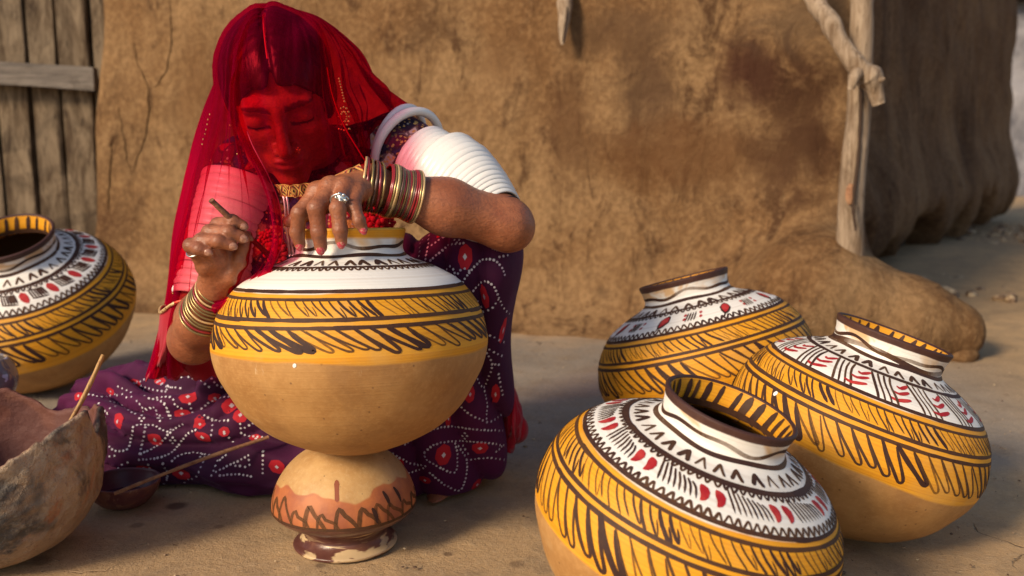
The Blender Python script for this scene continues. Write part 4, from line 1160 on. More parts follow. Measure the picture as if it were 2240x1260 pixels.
blouse = part('blouse', V, F, PATCH)
M = Mat('red wool flower'); WOOL = M.bsdf(M.mix(M.noise(90, 2), (0.36, 0.01, 0.025), (0.55, 0.03, 0.05)), .85, M.bump(M.noise(400, 2), .6, .002), .2).m
for px, py, Y, rr in ((606, 550, 1.335, .017), (818, 478, 1.40, .019), (585, 520, 1.36, .012), (848, 488, 1.42, .012), (800, 470, 1.42, .011)):
    cen = at(px, py, Y); ps = []
    for k in range(26):
        a = k * 2.4; r_ = rr * math.sqrt(k / 26); ps.append(ball(cen + np.array([r_ * math.cos(a), random.uniform(-.004, .002) - .004 * (1 - r_ / rr), r_ * math.sin(a)]), rr * .24, 8, 6))
    v, f = join(ps); tag(subpart('wool_flower', v, f, WOOL, blouse), kind='stuff')
# silver neck cords with a small ring
M = Mat('silver'); SILVER = M.bsdf((0.62, 0.60, 0.57), .28, None, .5, Metallic=.95).m
M = Mat('gold'); gn = M.noise(300, 2, .6); GOLD = M.bsdf(M.mix(M.step(gn, .4, .65), (0.62, 0.38, 0.12), (0.36, 0.18, 0.05)), .32, None, .5, Metallic=.85).m
for dx in (0, 7):
    V, F = tube(spline([at(612 + dx, 405, 1.33), at(622 + dx, 440, 1.318), at(627 + dx, 500, 1.318), at(634 + dx, 560, 1.325)], 30), .0016, 8); part('neck_cord', V, F, SILVER)

# ------------------------------------------------------------------ skirt
def cloth_noise(p, st, o=3):
    n = fbm(p * st, o); return 1 - np.abs(n) * 2
kneeL = at(1048, 572, 1.475)
def sd_skirt(p):
    d = ell(p, PELV + np.array([0, .0, -.05]), (.19, .15, .17))
    hipR, knR = PELV + np.array([-.09, -.02, -.02]), at(262, 935, 1.70)
    d = smin(d, seg(p, hipR, knR, .105, .080), .06)
    d = smin(d, seg(p, knR, at(560, 985, 1.60), .078, .058), .05)
    d = smin(d, seg(p, at(208, 950, 1.66), at(300, 1000, 1.62), .052, .050), .05)
    d = smin(d, ell(p, at(420, 1000, 1.62), (.20, .075, .060)), .05)
    d = smin(d, seg(p, at(520, 1015, 1.55), at(690, 1000, 1.53), .045, .040), .04)
    # raised knee and the cloth falling from it
    hipL = PELV + np.array([.09, -.02, -.02])
    e = smin(seg(p, hipL, kneeL, .110, .060), seg(p, kneeL, at(1036, 990, 1.575), .048, .050), .04)
    e = smin(e, seg(p, at(985, 620, 1.49), at(930, 990, 1.56), .055, .085), .05)
    e = smin(e, seg(p, at(1066, 640, 1.52), at(1055, 1000, 1.62), .028, .033), .03)
    e = smin(e, seg(p, at(900, 570, 1.53), at(870, 960, 1.55), .040, .070), .06)
    # folds: soft horizontal drapes on the lying leg, hanging ones under the raised knee
    w = 1 / (1 + np.exp(-(p[:, 0] + .22) / .02))
    lying = np.stack([p[:, 0] * 3.6 + p[:, 2] * 3, p[:, 1] * 8, p[:, 2] * 17 + p[:, 0] * 4.5 + .6 * vnoise(p * 7)], 1)
    hang = np.stack([p[:, 0] * 13, p[:, 1] * 8, p[:, 2] * 2.2 + p[:, 0] * 2], 1)
    n1 = fbm(lying, 2, .4); n2 = fbm(hang, 2, .4)
    d = smin(d, e, .05)
    axr = np.clip((p[:, 0] - knR[0]) / (hipR[0] - knR[0]), -.3, 1.2); phi = np.arctan2(p[:, 2] - .055, -(p[:, 1] - (1.70 - .06 * np.sin(np.clip(axr, 0, 1) * 3.1))))
    wp = vnoise(np.stack([p[:, 0] * 5, p[:, 2] * 4, p[:, 1] * 0], 1))
    f1 = np.abs(np.sin(phi * 5.5 + p[:, 0] * 4.5 + 1.7 * wp)) ** .65
    f2 = np.abs(np.sin(phi * 9.5 - p[:, 0] * 7 + 2.4 * vnoise(p * 6 + 5))) ** .7
    a1 = .011 + .010 * vnoise(p * np.array([6, 6, 6]) + 11)
    g1 = np.abs(np.sin(p[:, 0] * 52 + 5 * p[:, 2] + 2.0 * vnoise(np.stack([p[:, 0] * 6, p[:, 1] * 6, p[:, 2] * 4], 1)))) ** .65
    d = d - (1 - w) * (.012 * (1 - 2.4 * np.abs(n1)) + a1 * (f1 - .5) * 2.6 + .011 * (f2 - .5)) - w * (.008 * (1 - 2.0 * np.abs(n2)) + .020 * (g1 - .5)) + .004
    return smax(d, .003 - p[:, 2], .012)
V, F = surface(sd_skirt, (-.84, 1.36, -.004), (.08, 1.98, .56), .0048)
M = Mat('dark plum cotton')
wv = M.noise(1.0, 3, .6, vec=M.map((900, 900, 900)))
pl_ = M.mix(M.step(M.noise(5, 3), .4, .62), (0.038, 0.0030, 0.027), (0.072, 0.005, 0.043))
PLUM = M.bsdf(pl_, .75, M.bump(M.math('ADD', wv, M.math('MULTIPLY', M.noise(60, 4), .6)), .25, .0025), .2, Sheen_Weight=.10, Sheen_Tint=(.55, .3, .6, 1)).m
skirt = part('skirt', V, F, PLUM)
sk_bvh = BVHTree.FromPolygons([Vector(v) for v in V.tolist()], F.tolist())
def c5(L): return [(300 + .524 * x, 600 + .524 * y) for x, y in L]
def c7(L): return [(.349 * x, 760 + .349 * y) for x, y in L]
def c8(L): return [(860 + .46 * x, 560 + .46 * y) for x, y in L]
def c3(L): return [(780 + .317 * x, 220 + .317 * y) for x, y in L]
LINES = [c8(l) for l in [
    [(230, 95), (270, 50), (295, 85), (280, 120)], [(295, 100), (330, 60), (360, 70)], [(315, 155), (360, 80), (420, 20), (480, 20), (520, 60), (530, 90)],
    [(360, 195), (400, 140), (440, 120), (480, 145), (500, 190), (520, 240), (550, 275)], [(370, 205), (410, 220), (420, 240)], [(430, 265), (470, 245), (500, 205)],
    [(440, 365), (525, 410)], [(440, 435), (515, 475)], [(400, 585), (430, 625), (470, 520), (445, 460)], [(470, 515), (500, 515)], [(430, 625), (445, 700), (445, 785), (480, 780), (510, 755)],
    [(310, 705), (370, 755), (445, 788)], [(55, 895), (150, 840), (260, 810), (400, 825), (520, 830)], [(150, 930), (200, 895), (290, 880), (420, 885), (525, 900)],
    [(150, 935), (165, 970), (285, 1030), (305, 960), (295, 890)], [(310, 905), (345, 960), (350, 1020), (320, 1110), (250, 1090), (175, 1030)], [(330, 900), (355, 940)],
    [(350, 970), (440, 960), (510, 965), (545, 975)], [(490, 930), (515, 905)], [(0, 940), (80, 985), (155, 1000), (80, 1030), (20, 1050)],
    [(400, 300), (420, 420), (400, 520)], [(500, 560), (520, 660)]]]
LINES += [c3(l) for l in [[(505, 880), (495, 1000), (470, 1120)], [(455, 960), (440, 1000), (430, 1130)], [(520, 1000), (620, 930)], [(490, 1125), (560, 1060), (640, 1000), (740, 985)], [(985, 1080), (1040, 1065)], [(940, 1020), (970, 1030)]]]
LINES += [c5(l) for l in [
    [(0, 455), (30, 440)], [(85, 450), (125, 470), (180, 475)], [(120, 490), (130, 470)], [(185, 430), (210, 410)], [(215, 430), (260, 440), (300, 470)], [(260, 405), (262, 425)], [(300, 420), (330, 460), (370, 475)],
    [(0, 530), (30, 560), (70, 555), (90, 600)], [(85, 515), (140, 515), (160, 545), (185, 560)], [(100, 530), (125, 560), (140, 590)], [(280, 590), (330, 612), (380, 610)], [(315, 612), (310, 670)], [(220, 540), (230, 575)],
    [(270, 560), (300, 535), (350, 515), (400, 510)], [(0, 630), (60, 630), (120, 655), (140, 650)], [(35, 640), (10, 750)], [(15, 750), (80, 720), (110, 690), (150, 650), (190, 625)],
    [(10, 775), (90, 765), (150, 740), (190, 690), (220, 660), (245, 650)], [(145, 780), (180, 755), (240, 745), (300, 755)], [(45, 795), (60, 820)], [(110, 790), (125, 850)], [(275, 785), (250, 840), (230, 855)],
    [(335, 780), (310, 840)], [(370, 755), (345, 775)], [(330, 825), (400, 790), (450, 765)], [(410, 800), (465, 800), (465, 755)], [(345, 840), (420, 835), (475, 843)], [(525, 740), (525, 830)],
    [(430, 625), (445, 670), (540, 680)], [(365, 665), (400, 700)], [(450, 640), (500, 610)], [(180, 880), (215, 855)]]]
LINES += [c7(l) for l in [
    [(690, 340), (750, 355), (790, 385), (840, 415), (900, 400), (945, 380)], [(660, 440), (690, 380), (720, 372)], [(620, 350), (640, 430), (650, 445)], [(935, 320), (1020, 340), (1050, 400), (1070, 450)],
    [(990, 215), (1080, 250)], [(885, 240), (960, 265), (1040, 275)], [(835, 500), (820, 580), (795, 640), (740, 650), (700, 635), (670, 605)], [(910, 500), (900, 580), (875, 665)],
    [(740, 760), (770, 730), (800, 722)], [(930, 730), (940, 780)], [(1020, 730), (1050, 780), (1045, 830), (1010, 870)], [(650, 690), (720, 680)], [(555, 295), (640, 310), (720, 295)], [(735, 300), (760, 290), (795, 315)],
    [(740, 245), (820, 280), (825, 310)], [(860, 215), (900, 260), (905, 305)]]]
def disc_on(bvh, px, py, rx, ry, off, n, wav=0.0, rings=1):
    g, nn = hit(bvh, px, py)
    if g is None: return None
    if nn @ (np.array([0, 0, CAM_H]) - g) < 0: nn = -nn
    t = np.cross([0, 0, 1.0], nn); t = t / (np.linalg.norm(t) + 1e-9); u = np.cross(nn, t)
    vs = []; 
    def drop(pt):
        loc, n2, _, _ = bvh.find_nearest(Vector(pt))
        n2 = np.array(n2); n2 = n2 if n2 @ nn > 0 else -n2
        return np.array(loc) + n2 * off
    vs.append(drop(g))
    ph = random.random() * 6
    for k in range(1, rings + 1):
        for j in range(n):
            a = 2 * math.pi * j / n; s_ = k / rings * (1 + wav * math.sin(7 * a + ph))
            vs.append(drop(g + t * rx * s_ * math.cos(a) + u * ry * s_ * math.sin(a)))
    f = [[0, 1 + j, 1 + (j + 1) % n] for j in range(n)]
    for k in range(rings - 1):
        for j in range(n):
            a = 1 + k * n + j; b = 1 + k * n + (j + 1) % n; f.append([a, a + n, b + n, b])
    return np.array(vs), f
M = Mat('undyed white dots'); DOT = M.bsdf(M.mix(M.step(M.noise(30, 3), .4, .65), (0.66, 0.62, 0.66), (0.40, 0.33, 0.42)), .8).m
M = Mat('red dyed spots'); REDSPOT = M.bsdf(M.mix(M.noise(80, 3), (0.36, 0.008, 0.018), (0.48, 0.015, 0.03)), .8).m
ps = []
for L in LINES:
    P = resample(spline(np.array([(x, y, 0) for x, y in L], float), 60), max(3, int(sum(math.dist(a, b) for a, b in zip(L[:-1], L[1:])) / 7.6)))
    for x, y, _ in P:
        rr = random.uniform(.0017, .0023); g = disc_on(sk_bvh, x + random.uniform(-.7, .7), y + random.uniform(-.7, .7), rr, rr, .0007, 6)
        if g: ps.append(g)
for px, py in [(378, 963), (443, 1000), (1000, 525), (1017, 953), (945, 930), (610, 905), (350, 915), (230, 905), (310, 915), (1000, 845)]:
    for dx, dy in ((-5, 0), (5, 0), (0, -6), (0, 6)):
        g = disc_on(sk_bvh, px + dx, py + dy, .0021, .0019, .0007, 6)
        if g: ps.append(g)
v, f = join(ps); tag(subpart('dotted_print', v, f, DOT, skirt), kind='stuff')
ps = []
for px, py, w, h in [(411, 868, 17, 12), (507, 887, 20, 14), (339, 962, 14, 16), (443, 956, 18, 13), (397, 1034, 19, 14), (606, 1021, 16, 12), (257, 922, 14, 13), (438, 928, 12, 12), (526, 908, 15, 12), (243, 856, 14, 6), (172, 866, 9, 9),
                     (295, 838, 20, 6), (399, 905, 16, 8), (470, 870, 13, 8), (350, 833, 14, 6), (1017, 562, 13, 17), (1060, 649, 9, 17), (1100, 722, 9, 19), (970, 995, 16, 16), (1050, 980, 16, 11), (1043, 1060, 15, 9), (870, 1018, 13, 12),
                     (1084, 862, 8, 19), (1028, 862, 10, 13), (980, 916, 8, 11), (965, 510, 5, 10), (560, 960, 14, 8), (490, 945, 10, 8), (315, 1022, 16, 5), (205, 985, 9, 12), (930, 1050, 12, 6), (555, 870, 14, 9)]:
    g = disc_on(sk_bvh, px, py, w * 1.85 / 2100, h * 2.4 / 2100, .0005, 20, .06, 3)
    if g: subpart('red_spot', g[0], g[1], REDSPOT, skirt)
    g = disc_on(sk_bvh, px, py, w * .28 * 1.75 / 2100, h * .28 * 2.3 / 2100, .0011, 4)
    if g: ps.append(g)
v, f = join(ps); tag(subpart('spot_centre', v, f, DOT, skirt), kind='stuff')

# ------------------------------------------------------------------ bangles
def ring_mat(axis, up=(0, 0, 1)):
    z = np.asarray(axis, float); z = z / np.linalg.norm(z); x = np.cross(up, z); x /= np.linalg.norm(x)
    return np.stack([x, np.cross(z, x), z], 1)
def place_ring(name, me, m, cen, axis, rad, tilt=(0, 0), squash=1.0, tubes=1.0):
    o = bpy.data.objects.new(name, me); COL.objects.link(o); o.parent = person
    if not me.materials: me.materials.append(m)
    rm = Matrix(ring_mat(axis).tolist()) @ Matrix.Rotation(tilt[0], 3, 'X') @ Matrix.Rotation(tilt[1], 3, 'Y')
    o.matrix_basis = Matrix.Translation(Vector(cen) - ORG) @ rm.to_4x4() @ Matrix.Diagonal((rad, rad * squash, rad * tubes, 1))
    return o
M = Mat('white bangle plastic'); n1 = M.noise(40, 3)
WHITEB = M.bsdf(M.mix(n1, (0.80, 0.79, 0.76), (0.72, 0.71, 0.69)), .33, None, .5).m
tm = [mesh('white_ring', *torus(1.0, t, 56, 10)) for t in (.062, .105, .075)]
for me in tm: me.materials.append(WHITEB)
def arm_pt(a, b, u): return a + (b - a) * u
ax = L_el - L_sh
place_ring('white_bangle', tm[1], WHITEB, arm_pt(L_sh, L_el, .06) + np.array([.002, -.006, 0]), ax * .9 + np.array([-.02, -.03, 0]), .066, (R(-4), R(10)))
place_ring('white_bangle', tm[1], WHITEB, arm_pt(L_sh, L_el, -.02), ax, .062, (R(-8), R(14)))
for k in range(5):
    place_ring('white_bangle', tm[0], WHITEB, arm_pt(L_sh, L_el, .22 + .040 * k), ax, .0575 + .0006 * k, (R(random.uniform(-2, 2)), R(8 + random.uniform(-2, 2))), tubes=1.9)
for k in range(14):
    u = k / 13
    rr = np.interp(u, [0, .25, .6, 1], [.0655, .0670, .0575, .0435]); up_ = np.array([0, 0, .006 * (1 - u)])
    place_ring('white_bangle', tm[2] if k == 0 else tm[0], WHITEB, arm_pt(L_sh, L_el, .44 + .042 * k * (1 - .15 * u)) + up_, ax, rr, (R(random.uniform(-2.5, 2.5)), R(5 - 8 * u + random.uniform(-2, 2))), tubes=2.1)
ax = R_el - R_sh
for k in range(17):
    u = k / 16
    place_ring('white_bangle', tm[0], WHITEB, arm_pt(R_sh, R_el, .10 + .66 * u), ax, .0590 - .010 * u ** 1.5 + random.uniform(-.0006, .0006), (R(random.uniform(-1.5, 1.5)), R(random.uniform(-1.5, 1.5))), tubes=1.95)
M = Mat('black thread'); BLACK = M.bsdf((0.012, 0.01, 0.012), .7).m
place_ring('armlet', mesh('armlet', *torus(1.0, .07, 40, 8)), BLACK, arm_pt(L_sh, L_el, .965), L_el - L_sh, .0385)
M = Mat('dark red glass bangle'); BRED = M.bsdf((0.26, 0.018, 0.022), .22, None, .6).m
M = Mat('olive brass bangle'); gn = M.noise(260, 2); BOLIVE = M.bsdf(M.mix(M.step(gn, .42, .6), (0.20, 0.13, 0.055), (0.42, 0.31, 0.13)), .3, None, .5, Metallic=.6).m
M = Mat('patterned gold bangle'); gn = M.voro(210); BGOLD = M.bsdf(M.mix(M.step(gn, .25, .4), (0.30, 0.10, 0.05), (0.72, 0.50, 0.24)), .35, None, .5, Metallic=.35).m
M = Mat('dark brown bangle'); gn = M.noise(300, 2); BDARK = M.bsdf(M.mix(M.step(gn, .5, .66), (0.055, 0.025, 0.022), (0.34, 0.16, 0.10)), .3, None, .5).m
thin = {}
for nm, m in (('red', BRED), ('olive', BOLIVE), ('gold', BGOLD), ('dark', BDARK)):
    thin[nm] = mesh('thin_ring_' + nm, *torus(1.0, .050, 48, 8, .15)); thin[nm].materials.append(m)
w0, w1 = at(788, 402, 1.306), at(905, 430, 1.335)
ax = w1 - w0
for k, nm in enumerate('gold red olive dark red olive'.split()):
    place_ring('bangle', thin[nm], None, w0 + ax * (.04 + .058 * k), ax, .0365 - .0004 * k, (R(-4 + random.uniform(-3, 3)), R(-13 + 2.2 * k)))
seq = 'red red olive gold olive dark olive red olive dark red olive dark red red olive gold'.split()
for k, nm in enumerate(seq):
    u = .46 + .036 * k
    place_ring('bangle', thin[nm], None, w0 + ax * u, ax, .0345 + .0018 * math.sin(k * .5) , (R(random.uniform(-1.5, 1.5)), R(-3 + random.uniform(-1.5, 1.5))))
w0, w1 = at(478, 628, 1.287), at(446, 696, 1.335); ax = w1 - w0
for k, nm in enumerate('olive gold red olive olive olive gold olive olive red olive'.split()):
    place_ring('bangle', thin[nm], None, w0 + ax * (.02 + .088 * k), ax, .0275 + .0007 * k, (R(random.uniform(-3, 3)), R(random.uniform(-3, 3))), tubes=1.1)

# ring on the left ring finger, thin ring on the right little finger, nose stud, earring
f = LF[2]; c0 = f[0] * .32 + f[1] * .68; axf = f[1] - f[0]
place_ring('finger_ring', mesh('finger_ring', *torus(1.0, .13, 30, 8)), SILVER, c0, axf, .0118)
ps = [ball(c0 + np.array([.0035, -.0115, .0025]), .0085, 12, 8, (.8, .35, 1.15))]
for k in range(7):
    a = k * 2 * math.pi / 7; ps.append(ball(c0 + np.array([.0035 + .0062 * math.cos(a), -.0140, .0025 + .0088 * math.sin(a)]), .0024, 8, 6))
ps.append(ball(c0 + np.array([.0035, -.0150, .0025]), .0030, 8, 6))
v, f2 = join(ps); part('ring_jewel', v, f2, SILVER)
f = RF[3]; place_ring('finger_ring', mesh('finger_ring_small', *torus(1.0, .12, 24, 6)), SILVER, f[0] * .25 + f[1] * .75, f[1] - f[0], .0102)
g = from_head((.0175, -.1075, -.033)); v, f2 = join([ball(g + np.array([.003 * math.cos(k * 1.26), -.001, .003 * math.sin(k * 1.26)]), .0019, 8, 6) for k in range(5)] + [ball(g + np.array([0, -.003, 0]), .0022, 8, 6)])
part('nose_stud', v, f2, GOLD)
ps = []
for k in range(9): ps.append(ball(at(741 + k * 1.5, 172 + k * 6.2, 1.375 - .001 * k), .0014, 6, 5))
ce = at(752, 255, 1.362)
for k in range(12):
    a = k * math.pi / 6; ps.append(ball(ce + np.array([.0075 * math.cos(a), 0, .013 * math.sin(a)]), .0015, 6, 5)); ps.append(ball(ce + np.array([.004 * math.cos(a), 0, .007 * math.sin(a)]), .0013, 6, 5))
for k in range(5): ps.append(ball(ce + np.array([-.007 + .0035 * k, 0, -.019 + .001 * abs(k - 2)]), .0018, 6, 5))
v, f2 = join(ps); part('earring', v, f2, GOLD)

# ------------------------------------------------------------------ veil
M = Mat('sheer red veil')
wv = M.noise(1.0, 2, .5, vec=M.map((700, 700, 260)))
ly = M.n('ShaderNodeSeparateColor', {0: M.attr('weave', 'Color')})          # R: how open the weave is, G: gathered layers
trc = M.mix(ly.outputs[0], (0.95, 0.140, 0.235), (0.97, 0.62, 0.64))
trc = M.mix(M.math('MULTIPLY', ly.outputs[2], 1.0), trc, (0.96, 0.185, 0.265))
tr = M.n('ShaderNodeBsdfTransparent', {'Color': trc})
cd = M.mix(ly.outputs[1], (0.30, 0.002, 0.042), (0.60, 0.004, 0.052))
cd = M.mix(M.step(M.noise(9, 3), .4, .7, 0, .4), cd, (0.26, 0.002, 0.036))
df = M.n('ShaderNodeBsdfDiffuse', {'Color': cd}); tl = M.n('ShaderNodeBsdfTranslucent', {'Color': cd})
m1 = M.n('ShaderNodeMixShader', {0: .45, 1: df.outputs[0], 2: tl.outputs[0]})
lw_ = M.n('ShaderNodeLayerWeight', {'Blend': .30}).outputs['Facing']
fac = M.math('ADD', .10, M.math('MULTIPLY', lw_, M.math('SUBTRACT', .42, M.math('MULTIPLY', ly.outputs[2], .22))), True)
fac = M.math('ADD', fac, M.math('MULTIPLY', ly.outputs[2], -.04), True)
fac = M.math('ADD', fac, M.math('MULTIPLY', ly.outputs[1], .50), True)
fac = M.math('ADD', fac, M.math('MULTIPLY', ly.outputs[0], -.06), True)
fac = M.math('ADD', fac, M.math('MULTIPLY', M.math('SUBTRACT', wv, .5), .22), True)
m2 = M.n('ShaderNodeMixShader', {0: fac, 1: tr.outputs[0], 2: m1.outputs[0]})
VEIL = M.surf(m2.outputs[0]).m
NR = 90
def sheet(cols, n_across, fold=0.0, fdir=None, seed=0, push=True, nr=NR):
    C = np.array([resample(spline(np.array(A3(*c)), 120), nr) for c in cols])       # columns x rows x 3
    G = np.array([spline(C[:, i], n_across) for i in range(nr)])                    # rows x across x 3
    du = np.gradient(G, axis=1); dv = np.gradient(G, axis=0)
    N = np.cross(du, dv); N /= np.linalg.norm(N, axis=2)[..., None] + 1e-9
    u = np.linspace(0, 1, n_across)[None, :].repeat(nr, 0); v = np.linspace(0, 1, nr)[:, None].repeat(n_across, 1)
    if push:
        G0 = G.copy()
        for it in range(10):
            P = G.reshape(-1, 3).copy(); near = np.linalg.norm(P - HC, axis=1) < .2
            Q = P[near]; d = np.minimum(sd_head(Q), sd_hair(Q)); bad = d < .0060
            if bad.any():
                e = .004; g = np.zeros((bad.sum(), 3)); B_ = Q[bad]
                for k in range(3):
                    s_ = np.zeros(3); s_[k] = e; g[:, k] = np.minimum(sd_head(B_ + s_), sd_hair(B_ + s_)) - np.minimum(sd_head(B_ - s_), sd_hair(B_ - s_))
                g /= np.linalg.norm(g, axis=1)[:, None] + 1e-9
                Q[bad] += g * (.0064 - d[bad])[:, None]; P[near] = Q
            G = P.reshape(G.shape)
            if it < 9:                                     # relax the pushed cloth
                mv = np.linalg.norm(G - G0, axis=2)
                for _ in range(3):
                    m_ = mv.copy(); m_[1:-1, 1:-1] = np.maximum.reduce([mv[1:-1, 1:-1], mv[:-2, 1:-1], mv[2:, 1:-1], mv[1:-1, :-2], mv[1:-1, 2:]]); mv = m_
                    A_ = G.copy(); A_[1:-1, 1:-1] = (G[:-2, 1:-1] + G[2:, 1:-1] + G[1:-1, :-2] + G[1:-1, 2:]) / 4
                    wgt = np.clip(mv / .002, 0, 1)[..., None] * .9
                    G = G * (1 - wgt) + A_ * wgt
    if fold:
        du = np.gradient(G, axis=1); dv = np.gradient(G, axis=0)
        N = np.cross(du, dv); N /= np.linalg.norm(N, axis=2)[..., None] + 1e-9
        nz_ = fbm(np.stack([u * 17 + seed, v * 1.5 + .3 * u, u * 0 + seed * 3.3], -1), 3, .6); nz_ = nz_ + .35 * (1 - 2 * np.abs(vnoise(np.stack([u * 26 + 3 * v + seed, v * 1.1, u * 0 + 7.7], -1))))
        G = G + N * (fold * nz_ * np.clip(v * 2.2 - .35, 0, 1))[..., None]
    return G
AP = (622, 13, 1.47)
VL = [  # her right side: from the crown down over the arm to the ground
    [AP, (600, 60, 1.57), (560, 200, 1.62), (560, 350, 1.66), (570, 520, 1.68), (560, 700, 1.66)],
    [AP, (540, 50, 1.53), (490, 170, 1.58), (450, 300, 1.60), (420, 480, 1.60), (395, 650, 1.58), (360, 815, 1.56)],
    [AP, (530, 38, 1.46), (480, 105, 1.46), (467, 180, 1.46), (437, 270, 1.45), (402, 390, 1.44), (378, 520, 1.43), (366, 640, 1.44), (352, 720, 1.45), (328, 826, 1.47)],
    [AP, (545, 50, 1.40), (497, 120, 1.365), (487, 210, 1.36), (462, 310, 1.355), (432, 420, 1.345), (404, 540, 1.345), (392, 640, 1.355), (380, 730, 1.38), (400, 815, 1.44)],
    [AP, (552, 60, 1.375), (512, 130, 1.335), (505, 220, 1.32), (502, 310, 1.30), (500, 400, 1.30), (495, 480, 1.305), (480, 570, 1.31), (440, 660, 1.335)],
    [AP, (556, 62, 1.37), (519, 140, 1.328), (514, 220, 1.305), (528, 300, 1.285), (560, 385, 1.27), (580, 450, 1.262), (588, 530, 1.258), (560, 600, 1.255), (510, 650, 1.258), (470, 668, 1.27)],
    [AP, (560, 64, 1.366), (525, 145, 1.325), (522, 225, 1.300), (545, 310, 1.278), (583, 390, 1.266), (606, 460, 1.258), (604, 550, 1.252), (565, 625, 1.250), (500, 668, 1.255), (482, 672, 1.262)]]
VF = [  # over the face to the hem on her chest, round the left side of the head to the shoulder
    [AP, (552, 60, 1.38), (508, 140, 1.345), (505, 225, 1.325), (530, 310, 1.30), (570, 370, 1.30), (600, 402, 1.30)],
    [AP, (570, 62, 1.365), (535, 140, 1.325), (533, 225, 1.300), (558, 310, 1.275), (588, 370, 1.272), (608, 408, 1.275)],
    [AP, (618, 68, 1.355), (605, 145, 1.312), (606, 220, 1.280), (617, 300, 1.252), (634, 365, 1.258), (650, 408, 1.268)],
    [AP, (665, 64, 1.36), (680, 140, 1.325), (682, 220, 1.298), (690, 300, 1.275), (700, 360, 1.272), (705, 400, 1.275)],
    [AP, (690, 55, 1.38), (710, 125, 1.352), (722, 205, 1.325), (745, 280, 1.30), (770, 330, 1.288), (790, 362, 1.285)],
    [AP, (695, 50, 1.40), (715, 122, 1.365), (730, 205, 1.345), (755, 280, 1.325), (785, 335, 1.31), (802, 360, 1.31)]]
VR = [
    [AP, (688, 50, 1.39), (705, 120, 1.368), (715, 200, 1.358), (730, 280, 1.36), (752, 340, 1.385), (780, 380, 1.43)],
    [AP, (695, 46, 1.42), (742, 118, 1.41), (760, 190, 1.405), (785, 260, 1.415), (800, 320, 1.44), (808, 362, 1.46)],
    [AP, (700, 40, 1.46), (760, 108, 1.47), (798, 180, 1.49), (822, 225, 1.495), (822, 265, 1.495), (818, 310, 1.495)],
    [AP, (700, 42, 1.50), (765, 108, 1.54), (808, 178, 1.56), (850, 212, 1.56), (888, 236, 1.555), (905, 247, 1.55)],
    [AP, (680, 50, 1.55), (740, 130, 1.62), (790, 210, 1.65), (830, 280, 1.67), (860, 380, 1.68)],
    [AP, (640, 56, 1.57), (660, 200, 1.66), (680, 350, 1.70), (690, 500, 1.71), (690, 640, 1.72)],
    [AP, (600, 60, 1.57), (560, 200, 1.62), (560, 350, 1.66), (570, 520, 1.68), (560, 700, 1.66)]]
GL = sheet(VL, 120, .014, seed=1); GF = sheet(VF, 70, .0045, seed=2); GR = sheet(VR, 110, .015, seed=3)
parts_ = [(G.reshape(-1, 3), grid_faces(G.shape[0], G.shape[1])) for G in (GL, GF, GR)]
v, f = join(parts_); veil = part('veil', v, f, VEIL)
wl_ = []
for q, G in enumerate((GL, GF, GR)):
    uu = np.linspace(0, 1, G.shape[1])[None, :].repeat(G.shape[0], 0); vv = np.linspace(0, 1, G.shape[0])[:, None].repeat(G.shape[1], 1)
    op = np.zeros_like(uu); ga = np.zeros_like(uu); fa = np.zeros_like(uu)
    if q == 1: fa = np.clip((vv - .40) / .15, 0, 1)
    if q == 0:
        op = np.exp(-((uu - .60) / .16) ** 2) * np.clip((vv - .42) / .10, 0, 1)
        ga = np.clip((.42 - uu) / .10, 0, 1) * .5 * np.clip((vv - .30) / .15, 0, 1) + np.clip((uu - .84) / .06, 0, 1) * .5 * np.clip((vv - .5) / .1, 0, 1)
    if q == 2: ga = np.clip((uu - .25) / .2, 0, 1) * .25
    wl_.append(np.stack([op, ga, fa], -1).reshape(-1, 3))
attr_col(veil, 'weave', np.vstack(wl_))
M = Mat('rolled veil edge'); EDGE = M.bsdf((0.40, 0.004, 0.035), .7).m
for P in (GL[44:, -1], GF[48:, -1]):
    V, F = tube(P + np.array([0, -.0004, 0]), .0009, 6, .25, 300); subpart('hem', V, F, EDGE, veil)
ps = []
for i, j in ((30, 47), (32, 48), (33, 46), (35, 47), (36, 49), (31, 45), (34, 50), (58, 66), (60, 68), (61, 65), (44, 78), (52, 84), (50, 40), (66, 52), (70, 74), (40, 60)):
    ps.append(ball(GL[i, j] + np.array([0, -.0012, 0]), .0013, 6, 5))
v, f = join(ps); tag(subpart('sequin', v, f, GOLD, veil), kind='stuff')
# woven gold border along the hem before the chest
rows = GF[-1, 8:56]; up = GF[-5, 8:56] - GF[-1, 8:56]; up /= np.linalg.norm(up, axis=1)[:, None]
k = np.linspace(0.003, -.0150, 5)
v = (rows[None] + up[None] * k[:, None, None] + np.array([0, -.0015, 0])).reshape(-1, 3)
M = Mat('woven gold border'); uv = M.attr('across', 'Color'); s_ = M.n('ShaderNodeSeparateColor', {0: uv}); U, W_ = s_.outputs[0], s_.outputs[1]
fu = M.math('ABSOLUTE', M.math('SUBTRACT', M.math('FRACT', M.math('MULTIPLY', U, 7.0)), .5))
dm = M.math('ADD', M.math('MULTIPLY', fu, 1.0), M.math('MULTIPLY', M.math('ABSOLUTE', M.math('SUBTRACT', W_, .5)), .62))
st = M.n('ShaderNodeMath', {0: M.math('MULTIPLY', dm, 3.6)}, operation='FRACT').outputs[0]
c = M.mix(M.step(st, .28, .36), (0.05, 0.012, 0.012), (0.62, 0.36, 0.09)); c = M.mix(M.step(st, .72, .80), c, (0.40, 0.06, 0.03))
c = M.mix(M.step(M.math('ABSOLUTE', M.math('SUBTRACT', W_, .5)), .40, .43), c, (0.55, 0.12, 0.04)); c = M.mix(M.step(M.math('ABSOLUTE', M.math('SUBTRACT', W_, .5)), .46, .48), c, (0.62, 0.38, 0.10))
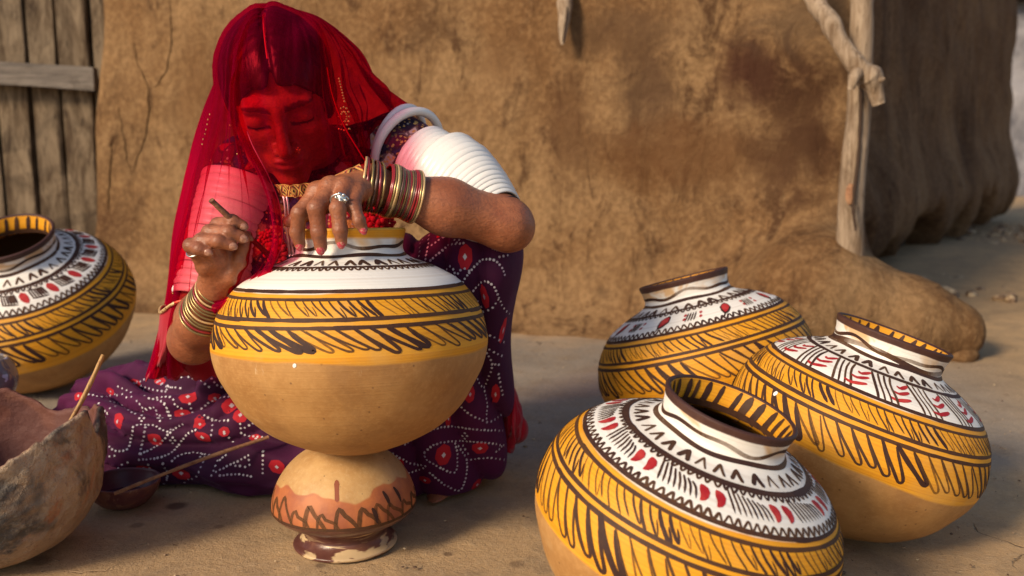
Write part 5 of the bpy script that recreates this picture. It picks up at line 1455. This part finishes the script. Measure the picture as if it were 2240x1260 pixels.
BORDER = M.bsdf(c, .55, M.bump(M.noise(500, 2), .4, .001), .4).m
o = subpart('border', v, grid_faces(5, 48), BORDER, veil)
uvv = np.stack([np.tile(np.linspace(0, 1, 48), 5), np.repeat(np.linspace(0, 1, 5), 48), np.zeros(240)], 1); attr_col(o, 'across', uvv)
# opaque red sleeve end with a gold edge at her right elbow, hanging to the lap
M = Mat('red cotton'); REDC = M.bsdf(M.mix(M.noise(14, 3), (0.33, 0.006, 0.018), (0.45, 0.010, 0.03)), .8, M.bump(M.noise(500, 2), .3, .001), .15, Sheen_Weight=.2).m
SL = [[(402, 655, 1.37), (392, 690, 1.385), (385, 740, 1.42), (390, 795, 1.46), (420, 822, 1.50)],
      [(372, 668, 1.375), (368, 710, 1.39), (362, 760, 1.42), (352, 800, 1.46), (345, 826, 1.50)],
      [(352, 684, 1.40), (350, 725, 1.42), (350, 770, 1.45), (335, 805, 1.48), (322, 830, 1.51)],
      [(358, 670, 1.46), (356, 720, 1.48), (362, 780, 1.50), (372, 815, 1.54), (380, 830, 1.56)],
      [(420, 660, 1.48), (430, 720, 1.50), (450, 780, 1.52), (470, 800, 1.55), (480, 820, 1.57)]]
G = sheet(SL, 50, .010, seed=5, push=False, nr=40)
sleeve = part('sleeve', G.reshape(-1, 3), grid_faces(40, 50), REDC)
V, F = tube(np.array([G[0, j] for j in range(50)]) + np.array([0, -.001, 0]), .0024, 8, .3, 200); subpart('edging', V, F, BGOLD, sleeve)
# loose tail of the veil gathered behind her raised knee
TL = [[(1098, 770, 1.60), (1096, 840, 1.60), (1098, 910, 1.60), (1092, 1000, 1.60)],
      [(1106, 778, 1.565), (1112, 830, 1.56), (1118, 900, 1.56), (1106, 990, 1.58)],
      [(1117, 790, 1.59), (1116, 825, 1.57), (1130, 915, 1.565), (1112, 985, 1.60)],
      [(1112, 800, 1.63), (1124, 850, 1.62), (1136, 940, 1.61), (1116, 980, 1.63)],
      [(1100, 800, 1.66), (1118, 870, 1.66), (1126, 950, 1.65), (1100, 985, 1.66)]]
G = sheet(TL, 50, .016, seed=8, push=False, nr=50); part('veil_tail', G.reshape(-1, 3), grid_faces(50, 50), REDC)

# the paint stick in her right hand
flat_stick('paint_brush_stick', 'short brown stick used as a brush, held in the right hand of the woman', [at(462, 438, 1.215), at(500, 474, 1.232), at(545, 518, 1.258), at(601, 571, 1.292)], .0052, .0035, make_wood('brown brush wood', (0.20, 0.085, 0.05), (0.30, 0.15, 0.09), (0.10, 0.035, 0.02), (50, 50, 50)), 'brush')
